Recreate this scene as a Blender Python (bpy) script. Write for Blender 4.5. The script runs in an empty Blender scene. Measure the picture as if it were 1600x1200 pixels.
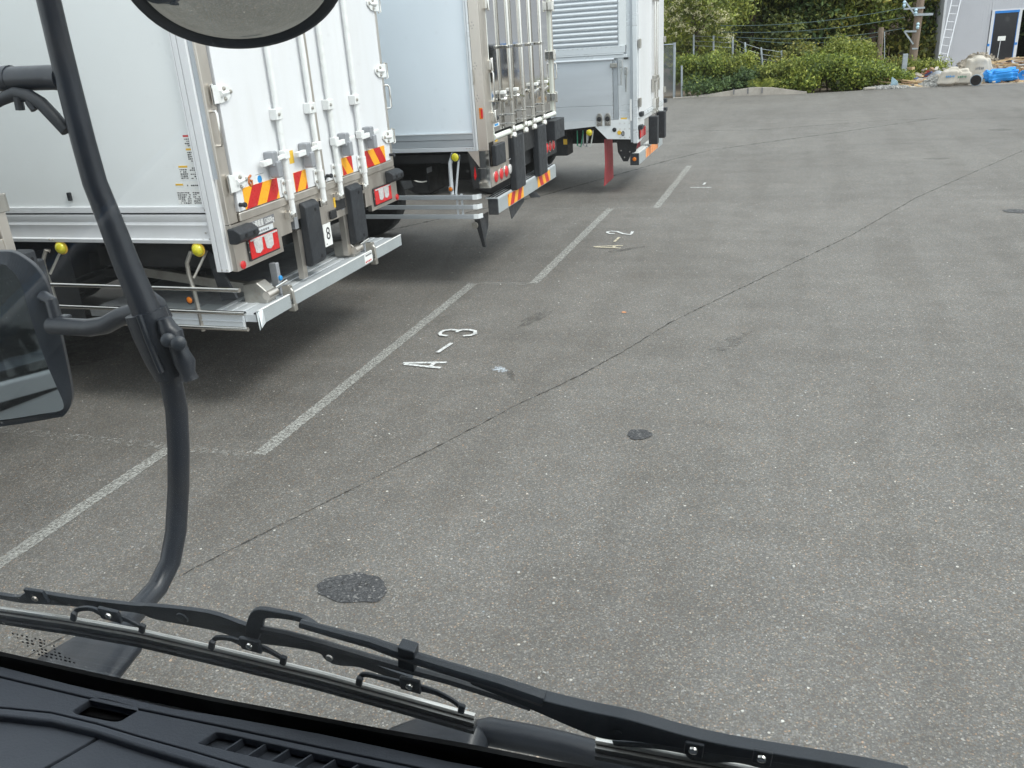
import bpy, bmesh, math, random
import numpy as np
from mathutils import Vector, Matrix
random.seed(7); rng = np.random.default_rng(7)
S = bpy.context.scene; COL = S.collection
R = math.radians
# ------------------------------------------------------------ camera, sky, sun, exposure
F_, P_, RO, TH, H = 1330.8, 0.38777, -0.06818, 1.23507, 2.32
EYE = Vector((0, 0, H))
_fw = Vector((0, math.cos(P_), -math.sin(P_))); _rt = Vector((1, 0, 0)); _up = _rt.cross(_fw)
_R = math.cos(RO)*_rt + math.sin(RO)*_up; _U = -math.sin(RO)*_rt + math.cos(RO)*_up
_M = Matrix(((math.sin(TH), -math.cos(TH), 0), (math.cos(TH), math.sin(TH), 0), (0, 0, 1)))
FW, RT, UP = _M@_fw, _M@_R, _M@_U
cam = bpy.data.objects.new('camera', bpy.data.cameras.new('camera')); COL.objects.link(cam)
cam.matrix_world = Matrix((( RT.x, UP.x, -FW.x, 0), (RT.y, UP.y, -FW.y, 0), (RT.z, UP.z, -FW.z, H), (0, 0, 0, 1)))
cam.data.sensor_width = 36; cam.data.lens = F_/1600*36; cam.data.clip_start = .02; cam.data.clip_end = 400
S.camera = cam
W = bpy.data.worlds.new("World"); S.world = W; W.use_nodes = True
SUN = Vector((.58, -.13, .80)).normalized()
nt = W.node_tree; bg = nt.nodes['Background']; sky = nt.nodes.new('ShaderNodeTexSky')
sky.sky_type = 'NISHITA'; sky.sun_disc = False; sky.sun_elevation = math.asin(SUN.z); sky.sun_rotation = math.atan2(SUN.x, SUN.y)
sky.dust_density = 4.0; sky.air_density = 1.0; sky.ozone_density = 1.2; sky.altitude = 0
# high thin cloud: most of the blue is veiled
bw = nt.nodes.new('ShaderNodeRGBToBW'); nt.links.new(sky.outputs[0], bw.inputs[0])
vm = nt.nodes.new('ShaderNodeMix'); vm.data_type = 'RGBA'; vm.inputs[0].default_value = .62
v2 = nt.nodes.new('ShaderNodeMix'); v2.data_type = 'RGBA'; v2.inputs[0].default_value = .75; v2.inputs[7].default_value = (5.6, 5.85, 6.1, 1)
nt.links.new(sky.outputs[0], vm.inputs[6]); nt.links.new(bw.outputs[0], vm.inputs[7])
nt.links.new(vm.outputs[2], v2.inputs[6]); nt.links.new(v2.outputs[2], bg.inputs[0]); bg.inputs[1].default_value = .15
sl = bpy.data.lights.new('sun', 'SUN'); sl.energy = .95; sl.angle = R(20); sl.color = (1, .965, .92)
so = bpy.data.objects.new('sun', sl); COL.objects.link(so); so.rotation_euler = SUN.to_track_quat('Z', 'Y').to_euler()
S.view_settings.view_transform = 'Standard'; S.view_settings.look = 'None'; S.view_settings.gamma = 1
S.view_settings.use_curve_mapping = False; S.view_settings.exposure = 1.12
S.render.engine = 'CYCLES'
S.cycles.max_bounces = 8; S.cycles.transparent_max_bounces = 16

def ray(px, py): return FW*F_ + RT*(px-800) + UP*(600-py)
def at(px, py, ax, val):                   # the point of a sight line on the plane x/y/z = val
    d = ray(px, py); return EYE + d*((val-EYE[ax])/d[ax])
def onp(px, py, p0, n):
    d = ray(px, py); return EYE + d*((Vector(p0)-EYE).dot(n)/d.dot(n))
# ------------------------------------------------------------ materials
M = {}
def nodes(name):
    m = bpy.data.materials.new(name); m.use_nodes = True; t = m.node_tree
    return m, t, t.nodes['Principled BSDF']
def N(t, typ, **kw):
    n = t.nodes.new(typ)
    for k, v in kw.items(): setattr(n, k, v)
    return n
def ramp(t, stops, fac):
    r = N(t, 'ShaderNodeValToRGB'); e = r.color_ramp.elements
    while len(e) < len(stops): e.new(.5)
    for el, (p, c) in zip(e, stops):
        el.position = p; el.color = (*c, 1) if len(c) == 3 else c
    t.links.new(fac, r.inputs[0]); return r.outputs[0]
def noise(t, scale, detail=4, vec=None, sc=None, rough=.55):
    n = N(t, 'ShaderNodeTexNoise'); n.inputs['Scale'].default_value = scale; n.inputs['Detail'].default_value = detail
    n.inputs['Roughness'].default_value = rough
    tc = N(t, 'ShaderNodeTexCoord'); src = tc.outputs['Object']
    if sc:
        mp = N(t, 'ShaderNodeMapping'); mp.inputs['Scale'].default_value = sc; t.links.new(src, mp.inputs[0]); src = mp.outputs[0]
    t.links.new(src, n.inputs[0]); return n.outputs[0]
def mixc(t, a, b, fac, mode='MIX'):
    m = N(t, 'ShaderNodeMix', data_type='RGBA', blend_type=mode)
    for s, v in ((m.inputs[6], a), (m.inputs[7], b), (m.inputs[0], fac)):
        if isinstance(v, (tuple, list)): s.default_value = (*v, 1)
        elif isinstance(v, (int, float)): s.default_value = v
        else: t.links.new(v, s)
    return m.outputs[2]
def math_(t, op, a, b=0., c=0., clamp=False):
    m = N(t, 'ShaderNodeMath', operation=op, use_clamp=clamp)
    for i, v in enumerate((a, b, c)):
        if isinstance(v, (int, float)): m.inputs[i].default_value = v
        else: t.links.new(v, m.inputs[i])
    return m.outputs[0]
def mat(name, col, rough=.5, metal=0, var=.12, vs=6, sc=None, bump=0, bs=80, dirt=None, dcol=(.12, .11, .09), ds=3, coat=0, emit=0, spec=None):
    m, t, b = nodes(name)
    c2 = tuple(x*(1-var) for x in col); c1 = tuple(min(1, x*(1+var*.6)) for x in col)
    c = mixc(t, c2, c1, ramp(t, [(.3, (0, 0, 0)), (.7, (1, 1, 1))], noise(t, vs, 5, sc=sc)))
    if dirt:
        c = mixc(t, c, dcol, math_(t, 'MULTIPLY', ramp(t, [(.5, (0, 0, 0)), (.78, (1, 1, 1))], noise(t, ds, 8, sc=sc, rough=.7)), dirt))
    t.links.new(c, b.inputs['Base Color'])
    b.inputs['Metallic'].default_value = metal
    rr = ramp(t, [(.3, (rough*.8,)*3), (.7, (min(1, rough*1.25),)*3)], noise(t, vs*2.3, 5, sc=sc)); t.links.new(rr, b.inputs['Roughness'])
    if coat: b.inputs['Coat Weight'].default_value = coat; b.inputs['Coat Roughness'].default_value = .05
    if spec is not None: b.inputs['Specular IOR Level'].default_value = spec
    if bump:
        bp = N(t, 'ShaderNodeBump'); bp.inputs['Strength'].default_value = bump; bp.inputs['Distance'].default_value = .01
        t.links.new(noise(t, bs, 3, sc=sc), bp.inputs['Height']); t.links.new(bp.outputs[0], b.inputs['Normal'])
    M[name] = m; return m

mat('white_paint', (.73, .735, .75), .35, var=.03, vs=.9, dirt=.25, dcol=(.50, .48, .43), ds=1.6, sc=(3, 3, .35))
mat('side_paint', (.82, .84, .84), .16, var=.03, vs=.5, dirt=.15, dcol=(.60, .60, .57), ds=1.3)
mat('blue_white_paint', (.78, .85, .91), .16, var=.03, vs=.5, dirt=.1, dcol=(.6, .63, .66), ds=1.5)
mat('white_fitting', (.78, .79, .78), .35, var=.06, vs=20, dirt=.4, dcol=(.42, .38, .32), ds=14)
mat('aluminium', (.70, .73, .76), .34, .35, var=.07, vs=2, sc=(.4, 1, 3))
mat('aluminium_bright', (.76, .79, .81), .30, .25, var=.04, vs=2, sc=(.4, 1, 2), dirt=.2, dcol=(.55, .55, .53), ds=3)
mat('aluminium_grey', (.46, .49, .52), .40, .4, var=.06, vs=2, sc=(.5, 1, 3))
mat('stainless', (.70, .65, .59), .42, 1, var=.06, vs=2, sc=(1, 3, .6), dirt=.25, dcol=(.40, .35, .30), ds=1.5)
mat('stainless_mirror', (.72, .71, .69), .055, 1, var=.03, vs=2, bump=.012, bs=2.2)
mat('chrome', (.78, .76, .72), .12, 1, var=.04, vs=10)
mat('dull_steel', (.50, .48, .44), .4, .9, var=.15, vs=12, dirt=.5, dcol=(.22, .16, .1), ds=10)
mat('rubber', (.022, .025, .030), .55, var=.25, vs=8, bump=.08, bs=60, dirt=.35, dcol=(.07, .07, .07), ds=6)
mat('black_metal', (.016, .017, .019), .5, var=.2, vs=8, dirt=.3, dcol=(.05, .045, .04), ds=5)
mat('chassis_black', (.010, .010, .011), .6, var=.3, vs=5, dirt=.5, dcol=(.04, .037, .033), ds=6)
mat('grey_board', (.36, .39, .40), .45, .1, var=.06, vs=5, dirt=.3, dcol=(.35, .35, .33), ds=6)
mat('deck_grey', (.30, .31, .32), .5, .3, var=.2, vs=8, dirt=.5, dcol=(.08, .075, .07), ds=5)
mat('reflect_red', (.55, .02, .02), .3, var=.08, vs=30)
mat('reflect_yellow', (.95, .42, .02), .3, var=.08, vs=40)
mat('reflect_orange', (.85, .22, .05), .3, var=.08, vs=40)
mat('reflect_peach', (.85, .42, .16), .3, var=.08, vs=40)
mat('red_lens', (.62, .012, .014), .15, var=.25, vs=60, coat=.5)
mat('clear_lens', (.75, .73, .72), .15, .3, var=.3, vs=90, coat=.5)
mat('amber_lens', (.75, .20, .01), .15, var=.2, vs=60, coat=.5)
mat('yellow_lens', (.62, .56, .02), .2, var=.2, vs=50, coat=.5)
mat('yellow_label', (.80, .50, .05), .5, var=.1, vs=60)
mat('white_label', (.80, .80, .78), .5, var=.04)
mat('ink', (.03, .03, .035), .6, var=.1)
mat('ink_grey', (.18, .18, .19), .6, var=.1)
mat('blue_ink', (.02, .28, .65), .5, var=.1)
mat('brown_ink', (.45, .14, .04), .5, var=.1)
mat('red_flap', (.40, .05, .06), .6, var=.15, vs=5, dirt=.4, dcol=(.25, .12, .1), ds=6)
mat('lock_grey', (.33, .34, .36), .45, .3, var=.08, vs=20)
mat('pvc_white', (.74, .76, .70), .4, var=.05)
mat('tyre', (.018, .018, .019), .85, var=.2, bump=.2, bs=50)
# own cab
mat('cab_black', (.024, .030, .039), .42, var=.12, vs=9, bump=.05, bs=140, dirt=.25, dcol=(.06, .06, .06), ds=8)
mat('pipe_black', (.018, .022, .030), .36, var=.15, vs=7, bump=.04, bs=120, dirt=.5, dcol=(.055, .050, .048), ds=9)
mat('dash_plastic', (.098, .110, .134), .62, var=.06, vs=4, bump=.12, bs=420)
mat('dash_dark', (.004, .004, .005), .8, var=.1)
mat('cab_paint', (.42, .44, .46), .2, .1, var=.04, coat=.5)
mat('cab_lining', (.06, .06, .062), .8, var=.1)
mat('blade_metal', (.80, .79, .76), .35, .7, var=.1, vs=6, dirt=.3, dcol=(.2, .17, .13), ds=12)
mat('backing_metal', (.24, .24, .235), .4, .6, var=.15, vs=6)
mat('mirror_glass', (.62, .64, .62), .015, 1, var=.01)
mat('mirror_dusty', (.50, .53, .53), .03, 1, var=.02)
mat('teal_window', (.05, .11, .12), .06, .2, var=.05)
mat('blue_window', (.05, .10, .18), .06, .2, var=.05)
mat('blue_trim', (.05, .28, .62), .3)
# background
mat('concrete', (.46, .42, .37), .9, var=.15, vs=3, bump=.3, bs=30, dirt=.6, dcol=(.20, .17, .13), ds=2)
mat('galvanised', (.42, .46, .49), .45, .6, var=.15, vs=8)
mat('siding_grey', (.47, .475, .51), .5, .1, var=.03, vs=2, dirt=.15, dcol=(.3, .3, .32))
mat('wood_pole', (.22, .165, .125), .9, var=.3, vs=3, sc=(14, 14, 1), bump=.4, bs=20)
mat('bark', (.09, .065, .045), .95, var=.4, vs=4, sc=(6, 6, 1), bump=.5, bs=12)
mat('green_paint', (.03, .22, .13), .5, var=.1)
mat('soil', (.16, .125, .09), 1, var=.35, vs=1.5, bump=.6, bs=9)
mat('rubble', (.30, .26, .21), 1, var=.45, vs=14, bump=.7, bs=20)
mat('loose_grit', (.42, .41, .38), .8, var=.3, vs=9)
mat('orange_chip', (.55, .25, .12), .6)
mat('gravel_grey', (.38, .37, .35), 1, var=.5, vs=26, bump=.7, bs=30)
mat('sack', (.52, .475, .41), .85, var=.12, vs=6, dirt=.4, dcol=(.35, .28, .2), ds=4)
mat('tarp_blue', (.02, .27, .72), .45, var=.2, vs=4, bump=.35, bs=7)
mat('cloth_blue', (.06, .09, .20), .9, var=.3, vs=8, bump=.5, bs=10)
mat('pale_blue', (.45, .62, .72), .5, var=.1)
mat('bucket_grey', (.25, .31, .36), .5, var=.1)
mat('lumber', (.62, .45, .26), .8, var=.25, vs=2, sc=(3, 3, 3))
mat('lumber_dark', (.33, .21, .13), .8, var=.3, vs=2)
mat('reel_red', (.42, .07, .05), .6, var=.2)
mat('door_dark', (.018, .018, .022), .12, var=.1)
mat('interior_dark', (.02, .017, .016), .9, var=.3)
mat('blue_tape', (.02, .20, .60), .6, var=.1)
mat('frame_white', (.62, .63, .66), .4, var=.04)
mat('wire', (.06, .10, .105), .6)

def asphalt_mat():
    m, t, b = nodes('asphalt')
    tc = N(t, 'ShaderNodeTexCoord'); o = tc.outputs['Object']
    def vor(sc, feat='F1'):
        v = N(t, 'ShaderNodeTexVoronoi', feature=feat); v.inputs['Scale'].default_value = sc; t.links.new(o, v.inputs['Vector']); return v
    # warp so that stones are irregular
    v1 = vor(150); sep = N(t, 'ShaderNodeSeparateColor'); t.links.new(v1.outputs['Color'], sep.inputs[0])
    stone = ramp(t, [(0, (0.094, 0.089, 0.082)), (.35, (0.134, 0.128, 0.119)), (.62, (0.168, 0.161, 0.149)), (.82, (0.210, 0.200, 0.185)), (.95, (0.288, 0.276, 0.246)), (1, (0.432, 0.408, 0.360))], sep.outputs[0])
    tint = ramp(t, [(.0, (.95, .98, 1.06)), (.75, (1, 1, 1)), (.9, (1.12, .98, .84)), (1, (1.35, .95, .72))], sep.outputs[1])
    c = mixc(t, stone, tint, 1., 'MULTIPLY')
    gap = ramp(t, [(.35, (1, 1, 1)), (.8, (.52, .51, .50))], v1.outputs['Distance'])
    c = mixc(t, c, gap, .6, 'MULTIPLY')
    c = mixc(t, c, (.156, .146, .130), .28)
    v2 = vor(46); s2 = N(t, 'ShaderNodeSeparateColor'); t.links.new(v2.outputs['Color'], s2.inputs[0])
    pick = math_(t, 'GREATER_THAN', s2.outputs[2], .965)
    near = math_(t, 'LESS_THAN', v2.outputs['Distance'], math_(t, 'MULTIPLY_ADD', s2.outputs[1], .22, .10))
    big = ramp(t, [(0, (.24, .27, .29)), (.5, (.30, .28, .25)), (.85, (.40, .385, .35)), (.93, (.66, .65, .60)), (1, (.36, .22, .13))], s2.outputs[0])
    c = mixc(t, c, big, math_(t, 'MULTIPLY', pick, near))
    # broad tone, stains, tyre wear
    big1 = ramp(t, [(.30, (.80, .785, .77)), (.5, (1, 1, 1)), (.72, (1.14, 1.14, 1.13))], noise(t, .35, 5, rough=.6))
    c = mixc(t, c, big1, .8, 'MULTIPLY')
    med = ramp(t, [(.35, (.86, .85, .84)), (.6, (1.04, 1.04, 1.04))], noise(t, 2.6, 7, rough=.65)); c = mixc(t, c, med, .8, 'MULTIPLY')
    wear = ramp(t, [(.50, (1, 1, 1)), (.75, (.76, .75, .74))], noise(t, .9, 6, sc=(.35, 2.8, 1), rough=.65)); c = mixc(t, c, wear, .6, 'MULTIPLY')
    trk = ramp(t, [(.46, (1, 1, 1)), (.60, (.86, .85, .84))], noise(t, .8, 4, sc=(2.6, .22, 1))); c = mixc(t, c, trk, .7, 'MULTIPLY')
    dust = ramp(t, [(.58, (0, 0, 0)), (.8, (1, 1, 1))], noise(t, 1.0, 8, rough=.7)); c = mixc(t, c, (.21, .17, .135), math_(t, 'MULTIPLY', dust, .30))
    t.links.new(c, b.inputs['Base Color']); b.inputs['Roughness'].default_value = .70; b.inputs['Specular IOR Level'].default_value = .5
    bp = N(t, 'ShaderNodeBump'); bp.inputs['Strength'].default_value = .5; bp.inputs['Distance'].default_value = .003
    inv = math_(t, 'SUBTRACT', 1., v1.outputs['Distance']); t.links.new(inv, bp.inputs['Height']); t.links.new(bp.outputs[0], b.inputs['Normal'])
    M['asphalt'] = m; return m
asphalt_mat()
def worn(name, col, lo, hi, scale=28, op=1., rough=.8, lump=None):
    """paint or tar that has worn away in places: the asphalt shows through the gaps"""
    m, t, b = nodes(name)
    c = mixc(t, tuple(x*.78 for x in col), col, ramp(t, [(.3, (0, 0, 0)), (.7, (1, 1, 1))], noise(t, 60, 4)))
    t.links.new(c, b.inputs['Base Color']); b.inputs['Roughness'].default_value = rough
    a = ramp(t, [(lo, (0, 0, 0)), (hi, (1, 1, 1))], noise(t, scale, 9, rough=.72))
    if lump: a = math_(t, 'MULTIPLY', a, ramp(t, [(lump[1], (0, 0, 0)), (lump[2], (1, 1, 1))], noise(t, lump[0], 3)))
    t.links.new(math_(t, 'MULTIPLY', a, op), b.inputs['Alpha']); M[name] = m
worn('line_paint', (.44, .435, .405), .36, .60, 55, .92)
worn('faint_line_paint', (.50, .49, .46), .50, .68, 30, .7)
worn('letter_paint', (.74, .75, .74), .31, .52, 45)
worn('old_letter_paint', (.62, .56, .42), .33, .52, 45)
worn('joint_tar', (.03, .026, .023), .38, .60, 14, .85)
worn('stain', (.05, .047, .045), .38, .72, 7, .42)
worn('pale_smear', (.62, .68, .74), .38, .60, 22, .8)
def tar_patch():
    m, t, b = nodes('tar_patch')
    tc = N(t, 'ShaderNodeTexCoord'); v = N(t, 'ShaderNodeTexVoronoi'); v.inputs['Scale'].default_value = 110; t.links.new(tc.outputs['Object'], v.inputs['Vector'])
    s = N(t, 'ShaderNodeSeparateColor'); t.links.new(v.outputs['Color'], s.inputs[0])
    c = ramp(t, [(0, (.030, .030, .032)), (.7, (.055, .055, .058)), (.95, (.10, .10, .10)), (1, (.22, .21, .20))], s.outputs[0])
    t.links.new(c, b.inputs['Base Color']); b.inputs['Roughness'].default_value = .7
    t.links.new(ramp(t, [(.30, (0, 0, 0)), (.42, (1, 1, 1))], noise(t, 14, 8, rough=.7)), b.inputs['Alpha'])
    bp = N(t, 'ShaderNodeBump'); bp.inputs['Strength'].default_value = .8; bp.inputs['Distance'].default_value = .004
    t.links.new(v.outputs['Distance'], bp.inputs['Height']); t.links.new(bp.outputs[0], b.inputs['Normal']); M['tar_patch'] = m
tar_patch()
def leaf_mat(name, cols, flower=None):
    m, t, b = nodes(name)
    g = N(t, 'ShaderNodeNewGeometry'); c = ramp(t, cols, g.outputs['Random Per Island'])
    big = ramp(t, [(.35, (.6, .6, .6)), (.65, (1.25, 1.2, 1.1))], noise(t, .9, 3)); c = mixc(t, c, big, .8, 'MULTIPLY')
    t.links.new(c, b.inputs['Base Color']); b.inputs['Roughness'].default_value = .55
    tr = N(t, 'ShaderNodeBsdfTranslucent'); t.links.new(c, tr.inputs[0])
    mx = N(t, 'ShaderNodeMixShader'); mx.inputs[0].default_value = .30
    t.links.new(b.outputs[0], mx.inputs[1]); t.links.new(tr.outputs[0], mx.inputs[2])
    t.links.new(mx.outputs[0], t.nodes['Material Output'].inputs[0]); M[name] = m
leaf_mat('leaf_hedge', [(0, (0.065, 0.106, 0.022)), (.45, (0.150, 0.213, 0.037)), (.8, (0.286, 0.350, 0.056)), (1, (0.468, 0.500, 0.100))])
leaf_mat('leaf_fresh', [(0, (0.094, 0.132, 0.024)), (.45, (0.212, 0.264, 0.046)), (.8, (0.362, 0.408, 0.072)), (1, (0.499, 0.504, 0.132))])
leaf_mat('leaf_dark', [(0, (0.042, 0.068, 0.022)), (.5, (0.105, 0.142, 0.035)), (.85, (0.211, 0.243, 0.061)), (1, (0.337, 0.338, 0.081))])
leaf_mat('leaf_olive', [(0, (0.074, 0.091, 0.023)), (.5, (0.176, 0.202, 0.042)), (.85, (0.311, 0.325, 0.065)), (1, (0.487, 0.390, 0.091))])
leaf_mat('leaf_deep_green', [(0, (0.037, 0.072, 0.026)), (.6, (0.094, 0.162, 0.054)), (1, (0.187, 0.264, 0.084))])  # deep cool green of the low bushes and undergrowth
leaf_mat('blossom', [(0, (.55, .53, .30)), (1, (.80, .76, .50))])

def glass_mat(name, refl_tint=(1, 1, 1), dirt=.003, speck=True):
    m, t, b = nodes(name); t.nodes.remove(b)
    tr = N(t, 'ShaderNodeBsdfTransparent'); tr.inputs[0].default_value = (.93, .955, .95, 1)
    gl = N(t, 'ShaderNodeBsdfGlossy'); gl.inputs['Roughness'].default_value = .0
    lw = N(t, 'ShaderNodeLayerWeight'); lw.inputs[0].default_value = .5
    fr = math_(t, 'MULTIPLY_ADD', math_(t, 'POWER', lw.outputs['Facing'], 5.), .9, .03)
    m1 = N(t, 'ShaderNodeMixShader'); t.links.new(fr, m1.inputs[0]); t.links.new(tr.outputs[0], m1.inputs[1]); t.links.new(gl.outputs[0], m1.inputs[2])
    df = N(t, 'ShaderNodeBsdfTranslucent'); df.inputs[0].default_value = (.75, .75, .72, 1)
    m2 = N(t, 'ShaderNodeMixShader')
    film = ramp(t, [(.45, (0, 0, 0)), (.8, (1, 1, 1))], noise(t, 5, 6, rough=.7))
    tc = N(t, 'ShaderNodeTexCoord'); v = N(t, 'ShaderNodeTexVoronoi'); v.inputs['Scale'].default_value = 230; t.links.new(tc.outputs['Object'], v.inputs['Vector'])
    sv = N(t, 'ShaderNodeSeparateColor'); t.links.new(v.outputs['Color'], sv.inputs[0])
    sp = math_(t, 'MULTIPLY', math_(t, 'GREATER_THAN', sv.outputs[0], .80), math_(t, 'LESS_THAN', v.outputs['Distance'], math_(t, 'MULTIPLY_ADD', sv.outputs[1], .16, .06)))
    sx = N(t, 'ShaderNodeSeparateXYZ'); t.links.new(tc.outputs['Object'], sx.inputs[0])
    side = ramp(t, [(.30, (1, 1, 1)), (.52, (0, 0, 0)), (1, (0, 0, 0))], math_(t, 'ADD', sx.outputs[0], 1.0))      # the corner the blades do not reach
    area = math_(t, 'MULTIPLY_ADD', side, .8, .06)
    a = math_(t, 'ADD', math_(t, 'MULTIPLY', film, math_(t, 'MULTIPLY_ADD', side, .035, .010)), math_(t, 'MULTIPLY', math_(t, 'MULTIPLY', sp, area), .5))  # dust specks, and a dust film with the faint reflection haze painted in
    t.links.new(math_(t, 'ADD', a, dirt), m2.inputs[0]); t.links.new(m1.outputs[0], m2.inputs[1]); t.links.new(df.outputs[0], m2.inputs[2])
    t.links.new(m2.outputs[0], t.nodes['Material Output'].inputs[0]); M[name] = m
glass_mat('windscreen_glass')

# ------------------------------------------------------------ object helpers
def tag(o, label=None, cat=None, group=None, kind=None):
    for k, v in (('label', label), ('category', cat), ('group', group), ('kind', kind)):
        if v: o[k] = v
    return o
def thing(name, label, cat, loc=(0, 0, 0), group=None):
    o = bpy.data.objects.new(name, None); COL.objects.link(o); o.location = loc; o.empty_display_size = .2
    return tag(o, label, cat, group)
def org(o):
    v = Vector((0, 0, 0))
    while o: v += o.location; o = o.parent
    return v
class MB:
    """collects shapes given in world coordinates; .to() links them as ONE mesh object"""
    def __init__(s): s.v = []; s.f = []; s.m = []; s.cm = 0
    def use(s, i): s.cm = i; return s
    def add(s, vs, fs):
        k = len(s.v); s.v += [tuple(v) for v in vs]; s.f += [tuple(i+k for i in f) for f in fs]; s.m += [s.cm]*len(fs); return s
    def box(s, x0, x1, y0, y1, z0, z1):
        return s.add([(x, y, z) for z in (z0, z1) for y in (y0, y1) for x in (x0, x1)],
                     [(0, 2, 3, 1), (4, 5, 7, 6), (0, 1, 5, 4), (2, 6, 7, 3), (0, 4, 6, 2), (1, 3, 7, 5)])
    def obox(s, c, ax, ay, az):            # centre and three half-axis vectors
        c, ax, ay, az = map(Vector, (c, ax, ay, az))
        return s.add([c+ax*i+ay*j+az*k for k in (-1, 1) for j in (-1, 1) for i in (-1, 1)],
                     [(0, 2, 3, 1), (4, 5, 7, 6), (0, 1, 5, 4), (2, 6, 7, 3), (0, 4, 6, 2), (1, 3, 7, 5)])
    def bar(s, a, b, w, h, up=(0, 0, 1)):
        a, b, up = Vector(a), Vector(b), Vector(up); d = (b-a); l = d.length; d.normalize()
        sx = d.cross(up).normalized(); u = sx.cross(d)
        return s.obox((a+b)/2, d*l/2, sx*w/2, u*h/2)
    def tube(s, pts, r, n=12, flat=1.0, cap=True):
        pts = [Vector(p) for p in pts]; rs = r if isinstance(r, (list, tuple)) else [r]*len(pts)
        k = len(s.v); up = None
        for i, p in enumerate(pts):
            d = (pts[min(i+1, len(pts)-1)]-pts[max(i-1, 0)]).normalized()
            if up is None: up = Vector((0, 0, 1)) if abs(d.z) < .9 else Vector((0, 1, 0))
            sx = d.cross(up).normalized(); up = sx.cross(d).normalized()
            s.v += [tuple(p + (sx*math.cos(2*math.pi*j/n)*flat + up*math.sin(2*math.pi*j/n))*rs[i]) for j in range(n)]
        for i in range(len(pts)-1):
            for j in range(n):
                a = k+i*n+j; b = k+i*n+(j+1) % n; s.f.append((a, b, b+n, a+n)); s.m.append(s.cm)
        if cap:
            s.f += [tuple(k+j for j in range(n))[::-1], tuple(k+(len(pts)-1)*n+j for j in range(n))]; s.m += [s.cm]*2
        return s
    def lathe(s, c, axis, prof, n=24):     # prof: (distance along the axis, radius)
        axis = Vector(axis).normalized(); c = Vector(c)
        return s.tube_prof(c, axis, prof, n)
    def tube_prof(s, c, axis, prof, n):
        up = Vector((0, 0, 1)) if abs(axis.z) < .9 else Vector((0, 1, 0)); sx = axis.cross(up).normalized(); u = sx.cross(axis); k = len(s.v)
        for d, r in prof: s.v += [tuple(c+axis*d+(sx*math.cos(2*math.pi*j/n)+u*math.sin(2*math.pi*j/n))*r) for j in range(n)]
        for i in range(len(prof)-1):
            for j in range(n):
                a = k+i*n+j; b = k+i*n+(j+1) % n; s.f.append((a, b, b+n, a+n)); s.m.append(s.cm)
        s.f += [tuple(k+j for j in range(n))[::-1], tuple(k+(len(prof)-1)*n+j for j in range(n))]; s.m += [s.cm]*2
        return s
    def slab(s, poly, off):                # polygon of 3-D points extruded by the vector off
        poly = [Vector(p) for p in poly]; n = len(poly); off = Vector(off)
        return s.add(poly+[p+off for p in poly], [tuple(range(n))[::-1], tuple(range(n, 2*n))]+[(i, (i+1) % n, (i+1) % n+n, i+n) for i in range(n)])
    def ribbon(s, pts, w, z, ends=True):   # flat strip on the ground; w may be a list
        pts = [Vector((p[0], p[1], 0)) for p in pts]; ws = w if isinstance(w, (list, tuple)) else [w]*len(pts); L = []
        for i, p in enumerate(pts):
            d = (pts[min(i+1, len(pts)-1)]-pts[max(i-1, 0)]).normalized(); q = Vector((-d.y, d.x, 0))*ws[i]/2
            L += [(p.x+q.x, p.y+q.y, z), (p.x-q.x, p.y-q.y, z)]
        return s.add(L, [(2*i, 2*i+1, 2*i+3, 2*i+2) for i in range(len(pts)-1)])
    def quad(s, a, b, c, d): return s.add([a, b, c, d], [(0, 1, 2, 3)])
    def to(s, name, mats, parent=None, smooth=False, bevel=0, seg=2, fix=True):
        me = bpy.data.meshes.new(name); o0 = org(parent) if parent else Vector((0, 0, 0))
        me.from_pydata([(v[0]-o0.x, v[1]-o0.y, v[2]-o0.z) for v in s.v], [], s.f)
        for m in (mats if isinstance(mats, (list, tuple)) else [mats]): me.materials.append(M[m])
        me.polygons.foreach_set('material_index', s.m)
        if fix:
            bm = bmesh.new(); bm.from_mesh(me); bmesh.ops.recalc_face_normals(bm, faces=bm.faces); bm.to_mesh(me); bm.free()
        if smooth:
            me.polygons.foreach_set('use_smooth', [True]*len(me.polygons))
        o = bpy.data.objects.new(name, me); COL.objects.link(o); o.parent = parent
        if smooth and smooth != 'all':
            try: me.set_sharp_from_angle(angle=R(40))
            except Exception: pass
        if bevel:
            b = o.modifiers.new('bevel', 'BEVEL'); b.width = bevel; b.segments = seg; b.limit_method = 'ANGLE'
            me.polygons.foreach_set('use_smooth', [True]*len(me.polygons)); b.harden_normals = True
        return o
def dup(o, delta, parent=None, name=None):
    c = o.copy(); COL.objects.link(c); c.location = o.location+Vector(delta); c.parent = parent or o.parent; return c
def smooth_path(P, k=5):
    """Catmull-Rom through tuples of any length"""
    out = []; n = len(P)
    for i in range(n-1):
        a, b, c, d = P[max(i-1, 0)], P[i], P[i+1], P[min(i+2, n-1)]
        for j in range(k):
            t = j/k; out.append(tuple(.5*(2*b[q]+(c[q]-a[q])*t+(2*a[q]-5*b[q]+4*c[q]-d[q])*t*t+(3*b[q]-a[q]-3*c[q]+d[q])*t**3) for q in range(len(b))))
    return out+[tuple(P[-1])]
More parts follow.
